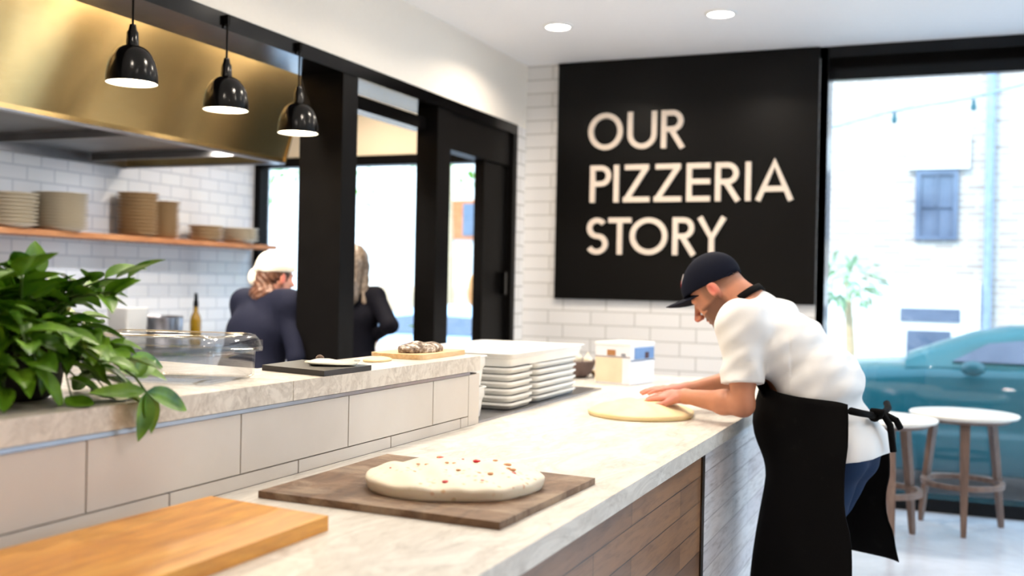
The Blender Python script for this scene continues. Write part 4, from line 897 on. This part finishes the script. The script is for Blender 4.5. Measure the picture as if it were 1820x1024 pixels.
    # sleeves
    for sh_, el, z_ in ((shL, elL, .78), (shR, elR, .66)):
        e = sh_*(1-z_)+el*z_; fl.cap(sh_+V(.005, 0, -.01), e, .088, .076, .05)
    def folds(X, Y, Z):
        d1 = .007*np.sin(34*Z+16*X+2*np.sin(9*Y+6*X))*np.clip((1.16-Z)*5, 0, 1)
        d2 = .006*np.sin(46*(X*.8+Z*.6)+3*np.sin(11*Y))*np.clip((1.34-Z)*5, 0, 1)*(X < -.55)
        return d1+d2+.004*np.sin(48*X-34*Z+5*np.sin(8*Z))*np.sin(22*Y+8*X)
    fl.warp(folds)
    # sleeve cuffs: cut the sleeve with planes local to each arm, the tail with a slanted hem
    def cut(c, n, rad):
        c = np.array(c, float); n = nrm(n)
        fl.put(lambda X, Y, Z: -np.maximum(-((X-c[0])*n[0]+(Y-c[1])*n[1]+(Z-c[2])*n[2]), np.sqrt((X-c[0])**2+(Y-c[1])**2+(Z-c[2])**2)-rad), c-rad, c+rad, .003, 'i')
    cL = shL*.26+elL*.74; cut(cL, nrm(elL-shL), .12); cR = shR*.36+elR*.64; cut(cR, nrm(elR-shR), .105)
    fl.put(lambda X, Y, Z: (.795-(X+.34)*-.12+.0*Y)-Z, (-1, 3.8, .70), (-.1, 4.8, .90), .003, 'i')
    # neck opening
    nd = nrm(neck-(shL+shR)/2+V(-.10, 0, .05)); fl.cap(neck+V(-.14, 0, .10), neck+V(-.014, 0, .010), .085, .064, .004, 's')
    fshirt = fl; P, F = fl.mesh(); sh_o = npmesh('t_shirt', P, F, M['shirt'], root)
    # collar strap of the apron, round the neck
    bm = bmesh.new(); cN_ = neck+V(-.026, 0, .030); nn = nrm(V(-.60, .05, .74)); a1 = nrm(np.cross(nn, [0, 1, 0])); a2 = np.cross(nn, a1); rings = []
    for i in range(32):
        a = 2*PI*i/32; c = cN_+a1*.075*math.cos(a)+a2*.094*math.sin(a); o_ = nrm(a1*math.cos(a)+a2*math.sin(a)); rings.append([c-o_*.004-nn*.013, c+o_*.003-nn*.013, c-o_*.001+nn*.016, c-o_*.008+nn*.016])
    rings.append(rings[0]); loft(bm, [[tuple(p) for p in r_] for r_ in rings], True, False); obj('neck_strap', bm, M['apron'], root, smooth='all')
    # ---- jeans
    fl = Field((-.75, 3.82, .05), (-.12, 4.60, .95), .006)
    fl.cap(pel+lf*.075+V(.035, 0, -.02), pel-lf*.075+V(.035, 0, -.02), .122, .122, .05)
    for w_ in (1, -1):
        hip = pel+lf*.085*w_+V(.035, 0, -.08); knee = V(-.47+.03*w_, 4.20, .48)+lf*.095*w_; ank = V(-.39+.02*w_, 4.20, .10)+lf*.11*w_
        fl.cap(hip, knee, .112, .072, .05); fl.cap(knee, ank, .075, .058, .03)
    fl.warp(lambda X, Y, Z: .003*np.sin(40*Z+20*X)+.002*np.sin(70*Z-30*Y)); fjeans = fl; P, F = fl.mesh(); npmesh('jeans', P, F, M['denim'], root)
    fl = Field((-.72, 3.88, -.001), (-.22, 4.52, .13), .005)
    for w_ in (1, -1):
        ank = V(-.39+.02*w_, 4.20, .05)+lf*.11*w_; fl.cap(ank+V(0, 0, .01), ank+fy*.17+V(0, 0, -.012), .052, .044, .03); fl.cap(ank+fy*-.03+V(0, 0, -.01), ank+fy*.05, .045, .045, .02)
    fl.halfspace((0, 0, .002), (0, 0, -1)); P, F = fl.mesh(); npmesh('shoes', P, F, M['black'], root)
    # ---- apron: sheet wrapped round the front, open at the back
    zs = [1.05, 1.02, .985, .95, .90, .85, .82, .79, .76, .73, .70, .65, .60, .55, .50, .45, .40, .35, .30, .27]
    fx = [-.672, -.680, -.690, -.700, -.706, -.692, -.678, -.660, -.646, -.640, -.638, -.642, -.652, -.662, -.672, -.680, -.688, -.694, -.700, -.702]
    bm = bmesh.new(); NA = 72; grid = []
    ap = emp
    for j, z in enumerate(zs):
        row = []; cx = -.335+(.02 if z < .6 else 0); a = -.97*(fx[j]-cx)/(.97**2)
        for i in range(NA+1):
            th = math.radians(-106+214*i/NA); c, s_ = math.cos(th), math.sin(th)
            e = .66; cc_2 = math.copysign(abs(c)**e, c); ss = math.copysign(abs(s_)**.62, s_); b = .247+.008*(z < .7)+(.045*max(0, .75-z)/.45 if s_ > 0 else .01*max(0, .75-z)/.45)
            if c < 0: cc_2 *= .35
            fold = .006*math.sin(th*9+z*6)*min(1, max(0, (.98-z)*4))+.010*math.sin(th*5+1.2)*max(0, (.7-z))+.007*math.exp(-((z-.77+.10*c-.06*abs(s_))/.022)**2)*(-1)
            zz = z-(.035*(z > 1.0))*(1-c)*.9+(.10*max(0, (.45-z)/.18)*(s_ > .2)*min(1, (s_-.2)*2))
            lim = 1.05-.22*max(0, (math.degrees(th)-55)/53); zz = .27+(zz-.27)*(lim-.27)/.78
            pt = V(cx, 4.22, zz)+fy*(a*cc_2+fold)-lf*(b*ss+fold*.6)
            ctr = V(-.45, 4.2, zz); o_ = nrm(pt-ctr)
            for _ in range(30):
                if min(fshirt.at(pt), fjeans.at(pt)) < .012: pt = pt+o_*.004
                else: break
            row.append(pt)
        grid.append(row)
    for _ in range(3):
        G = np.array(grid); G[:, 1:-1] = (G[:, :-2]+2*G[:, 1:-1]+G[:, 2:])/4; G[1:-1] = (G[:-2]+2*G[1:-1]+G[2:])/4*.5+G[1:-1]*.5; grid = G
    def sheet(bm, grid, th_=.004):
        G = np.array(grid); du = np.gradient(G, axis=1); dv = np.gradient(G, axis=0); N = np.cross(du, dv); N /= np.linalg.norm(N, axis=2)[..., None]+1e-9
        A_ = [[bm.verts.new(p) for p in r_] for r_ in G]; B_ = [[bm.verts.new(p) for p in r_] for r_ in G-N*th_]; n_, m_ = len(A_), len(A_[0])
        for i in range(n_-1):
            for j in range(m_-1): bm.faces.new((A_[i][j], A_[i][j+1], A_[i+1][j+1], A_[i+1][j])); bm.faces.new((B_[i][j], B_[i+1][j], B_[i+1][j+1], B_[i][j+1]))
        for i in range(n_-1):
            for j in (0, m_-1): bm.faces.new((A_[i][j], A_[i+1][j], B_[i+1][j], B_[i][j]))
        for j in range(m_-1):
            for i in (0, n_-1): bm.faces.new((A_[i][j], A_[i][j+1], B_[i][j+1], B_[i][j]))
    sheet(bm, grid); apo = obj('apron', bm, M['apron'], root, smooth='all')
    # bib up to the chest (hidden side) and waist ties to the knot at the back
    bm = bmesh.new(); g2 = []
    for t in np.linspace(0, 1, 8):
        row = []
        for v in np.linspace(-1, 1, 14):
            c0 = V(-.655, 4.21, 1.01)*(1-t)+V(-.775, 4.215, 1.24)*t; row.append(c0-lf*v*(.20-.09*t)+V(.055*v*v*(1-t), 0, .0))
        g2.append(row)
    sheet(bm, g2[::-1]); obj('apron_bib', bm, M['apron'], root, smooth='all')
    bm = bmesh.new(); k0 = V(-.262, 4.16, .955)
    for pts in ((V(-.335, 3.995, .985), V(-.30, 4.03, .975), V(-.275, 4.09, .965), k0), (V(-.235, 4.44, .975), V(-.225, 4.36, .965), V(-.235, 4.26, .958), k0)):
        tube(bm, pts, [.014, .013, .012, .014], 8)
    obj('waist_tie', bm, M['apron'], root, smooth='all')
    bm = bmesh.new(); bmesh.ops.create_icosphere(bm, subdivisions=2, radius=.024, matrix=Matrix.Translation(k0))
    for pts in ((k0, k0+V(.03, -.02, .01), k0+V(.055, -.01, -.03), k0+V(.062, .0, -.085), k0+V(.068, .0, -.13)), (k0, k0+V(.035, .01, .005), k0+V(.075, .02, -.015), k0+V(.09, .03, -.045)), (k0, k0+V(-.005, -.03, .02), k0+V(.03, -.05, .02), k0+V(.02, -.02, 0))):
        tube(bm, pts, [.012]+[.013]*(len(pts)-1), 7)
    obj('apron_knot', bm, M['apron'], root, smooth='all')
    # ---- cap
    fl = Field(hc-.24, hc+.24, .0036)
    fl.ell(q(-.010, .028, 0), np.array((.113, .102, .092))*S, A, .01)
    fl.ell(q(.065, .030, 0), np.array((.045, .060, .06))*S, A, .03)
    c0 = q(0, .040, 0); nn = nrm(-A[1]*1.0-A[0]*.0+(-A[0])*.12); fl.halfspace(q(.0, .008, 0), nrm(-np.array(A[1])+np.array(A[0])*.34), .003)
    fl.ell(q(-.012, .012, 0), np.array((.102, .096, .083))*S, A, .002, 's')
    P, F = fl.mesh(); cp = npmesh('cap', P, F, M['cap'], root)
    bm = bmesh.new(); g = []
    for t in np.linspace(0, 1, 12):
        row = []
        for v in np.linspace(-1, 1, 19):
            w = .076*math.sqrt(max(0, 1-(max(0, t-.15)/.87)**2.4)); x = .086+.100*t; sx_ = v*w
            x -= .040*(v*w/.076)**2*(1-t*.55); row.append(q(x, .036+.034*t-.036*(v*w/.076)**2, sx_))
        g.append(row)
    sheet(bm, g, .004); obj('cap_brim', bm, M['cap'], cp, smooth='all')
    bm = bmesh.new(); cf = lambda u_, s__: -.010+.113*math.sqrt(max(0, 1-((u_-.028)/.102)**2-(s__/.092)**2)); g = [[q(cf(.066+.046*t, v*.030)+.006, .066+.046*t+.002, v*.030) for v in np.linspace(-1, 1, 7)] for t in np.linspace(0, 1, 6)]
    sheet(bm, g, .003); obj('cap_patch', bm, simple('patch_white', (.88, .86, .86), .6), cp)
    bm = bmesh.new(); g = [[q(cf(.066+.046*t, v*.026)+.0085, .066+.046*t+.002, v*.026) for v in np.linspace(-1, 1, 5)] for t in np.linspace(.0, .74, 5)]
    sheet(bm, g, .002); obj('cap_emblem', bm, simple('patch_red', (.72, .16, .20), .6), cp)
    bm = bmesh.new(); bmesh.ops.create_icosphere(bm, subdivisions=2, radius=.008*S, matrix=Matrix.Translation(q(-.010, .131, 0))); obj('cap_button', bm, M['cap'], cp, smooth='all')
    # ring on the far hand
    d = nrm(V(-.97, -.10, -.10)); n_ = nrm(V(-.1, .1, 1)); s_ = np.cross(d, n_); K = wrR+d*.092*1.06+s_*-.011*1.06+d*.016
    bm = bmesh.new(); rg = []
    for i in range(20):
        a = 2*PI*i/20; o_ = s_*math.cos(a)+n_*math.sin(a); rg.append([tuple(K+o_*r_+d*x) for r_, x in ((.0095, -.0025), (.0112, -.0025), (.0112, .0025), (.0095, .0025))])
    rg.append(rg[0]); loft(bm, rg, True, False); obj('ring', bm, M['chrome'], root, smooth='all')
baker()

def woman(name_label, base, F2, hz, lean, shirt, sh, elb, wri, cap=False, hairlong=False, hpitch=.0, h=.006, hand_d=None, g=.016):
    fy = nrm(V(F2[0], F2[1], 0)); lf = V(-fy[1], fy[0], 0); up_ = V(0, 0, 1)
    root = emp('person', (base[0], base[1], 0), name_label, 'person')
    b = V(base[0], base[1], 0); pel = b+up_*(.93*hz); ch = b+fy*lean*.6+up_*1.20*hz; sm = b+fy*lean+up_*(1.355*hz); hc = b+fy*(lean*1.28+.02)+up_*(1.56*hz-lean*.16)
    S = .98; f = nrm(fy*math.cos(hpitch)-up_*math.sin(hpitch)); u = nrm(up_*math.cos(hpitch)+fy*math.sin(hpitch))
    R_s, L_s = sm-lf*sh, sm+lf*sh
    lo = np.minimum.reduce([b-.42, hc-.25, *[np.array(e)-.12 for e in elb+wri]]); hi = np.maximum.reduce([b+.42, hc+.25, *[np.array(e)+.12 for e in elb+wri]]); lo[2] = 0; hi[2] = hc[2]+.25
    fl = Field(lo, hi, h); q, A = head(fl, hc, f, u, S)
    fl.cap(q(-.04, -.05, 0), sm+up_*.02, .052, .06, .03)
    def torso(fl, g):
        fl.cap(R_s, L_s, .058+g, .058+g, .05); fl.cap(ch+lf*.06, ch-lf*.06, .105+g, .105+g, .06); w = (ch+pel)/2; fl.cap(w+lf*.05, w-lf*.05, .09+g, .09+g, .06); fl.cap(pel+lf*.065, pel-lf*.065, .105+g, .105+g, .05); fl.cap(ch, pel, .11+g, .10+g, .05)
    torso(fl, 0)
    for w_ in (1, -1):
        hip = pel+lf*.09*w_+V(0, 0, -.05); kn_ = b+lf*.09*w_+up_*.48+fy*.02; an = b+lf*.09*w_+up_*.08
        fl.cap(hip, kn_, .078, .052, .04); fl.cap(kn_, an, .05, .034, .02); fl.cap(an+V(0, 0, -.04), an+fy*.14+V(0, 0, -.045), .034, .028, .02)
    for s0, e, w_, sg_ in ((R_s, elb[0], wri[0], 1), (L_s, elb[1], wri[1], -1)):
        e = np.array(e); w_ = np.array(w_); fl.cap(s0, e, .044, .034, .02); fl.cap(e, w_, .034, .022, .02); hand(fl, w_, w_-e if hand_d is None else hand_d, up_, sg_, .92, .5)
    P, F = fl.mesh(); T = tint_head(P, hc, A, S, base=(.84, .62, .54)); npmesh('body', P, F, M['skin'], root, T)
    fl = Field(lo, hi, .008); torso(fl, g); fl.cap(sm+up_*.02, sm, .062, .07, .04)
    for s0, e, w_ in ((R_s, elb[0], wri[0]), (L_s, elb[1], wri[1])):
        e = np.array(e); w_ = np.array(w_); fl.cap(s0, e, .062, .050, .03); fl.cap(e, e*.15+w_*.85, .048, .036, .02)
    fl.warp(lambda X, Y, Z: .004*np.sin(28*Z+14*X)*np.sin(9*Y+3*X)); fl.halfspace((0, 0, .84), (0, 0, -1)); P, F = fl.mesh(); npmesh('sweater', P, F, shirt, root)
    fl = Field(lo, hi, .008); fl.cap(pel+lf*.065, pel-lf*.065, .118, .118, .05)
    for w_ in (1, -1):
        hip = pel+lf*.09*w_+V(0, 0, -.05); kn_ = b+lf*.09*w_+up_*.48+fy*.02; an = b+lf*.09*w_+up_*.1; fl.cap(hip, kn_, .09, .065, .04); fl.cap(kn_, an, .062, .045, .02)
    P, F = fl.mesh(); npmesh('trousers', P, F, M['blackshirt'], root)
    fl = Field(hc-.42, hc+.25, .005)
    if hairlong:
        fl.ell(q(-.022, .030, 0), V(.108, .098, .092), A, .01); fl.cap(q(-.065, .0, 0), q(-.095, -.22, 0), .075, .055, .04); fl.cap(q(-.02, -.02, -.070), q(-.045, -.25, -.085), .034, .022, .03); fl.cap(q(-.02, -.02, .070), q(-.045, -.24, .085), .034, .022, .03)
        fl.ell(q(.075, -.03, 0), V(.075, .095, .062), A, .01, 's'); fl.warp(lambda X, Y, Z: .003*np.sin(160*X+3*np.sin(20*Z))*np.sin(120*Y))
        P, F = fl.mesh(); npmesh('hair', P, F, M['hair_d'], root)
    if cap:
        fl.ell(q(-.018, .01, 0), V(.098, .092, .084), A, .01); fl.cap(q(-.06, -.04, 0), q(-.085, -.125, .0), .060, .055, .03); fl.cap(q(-.07, -.12, -.055), q(-.07, -.12, .055), .045, .045, .03)
        fl.ell(q(.065, -.03, 0), V(.080, .10, .066), A, .01, 's'); fl.warp(lambda X, Y, Z: .005*np.sin(130*X+3*np.sin(40*Z))*np.sin(110*Y+60*Z)); P, F = fl.mesh(); npmesh('hair', P, F, M['hair_b'], root)
        fl = Field(hc-.25, hc+.25, .005); fl.ell(q(-.012, .040, 0), V(.116, .098, .098), A, .01); fl.halfspace(q(0, .018, 0), nrm(-np.array(A[1])+np.array(A[0])*.12), .003); fl.ell(q(-.012, .018, 0), V(.10, .09, .083), A, .003, 's'); fl.warp(lambda X, Y, Z: .002*np.sin(70*X+40*Z))
        P, F = fl.mesh(); cpo = npmesh('cap', P, F, M['capwhite'], root)
        fl = Field(hc-.28, hc+.25, .005); fl.ell(q(-.105, -.025, .055), V(.034, .050, .036), A, .01); fl.ell(q(-.105, .02, .03), V(.03, .02, .02), A, .01); P, F = fl.mesh(); npmesh('cap_knot', P, F, M['capwhite'], cpo)
woman('woman in cream cap and navy sweater bending forward, left of the black post', (-3.52, 4.74), (.30, .95), .935, .12, M['navy'], .19,
      [V(-3.20, 4.72, 1.0), V(-3.76, 4.90, 1.0)], [V(-3.28, 4.98, .98), V(-3.62, 5.12, .98)], cap=True, hpitch=.12, g=.04)
woman('woman with long fair hair and black long sleeves, elbow bent, beyond the black post', (-3.46, 5.70), (-.35, .94), .975, .02, M['blackshirt'], .145,
      [V(-3.165, 5.66, 1.145), V(-3.74, 5.78, 1.10)], [V(-3.34, 5.78, 1.075), V(-3.64, 5.98, 1.06)], hairlong=True, hpitch=.15, g=.006)

# ------------------------------------------------------------------ light
w = bpy.data.worlds.new('world'); sc.world = w; w.use_nodes = True
bg = w.node_tree.nodes['Background']; bg.inputs[0].default_value = (.50, .76, 1.0, 1); bg.inputs[1].default_value = 6.5
sd = bpy.data.lights.new('sun', 'SUN'); sd.energy = 4.5; sd.angle = .03; sd.color = (1, .95, .88)
so = bpy.data.objects.new('sun', sd); COL.objects.link(so); so.rotation_euler = (math.radians(42), 0, math.radians(-28))
sc.view_settings.view_transform = 'Standard'; sc.view_settings.look = 'None'; sc.view_settings.exposure = -.1; sc.view_settings.gamma = 1; sc.view_settings.use_curve_mapping = False
sc.cycles.use_denoising = True; sc.cycles.max_bounces = 10; sc.cycles.diffuse_bounces = 5; sc.cycles.glossy_bounces = 4; sc.cycles.transparent_max_bounces = 16; sc.cycles.sample_clamp_indirect = 8
sc.cycles.caustics_reflective = False; sc.cycles.caustics_refractive = False
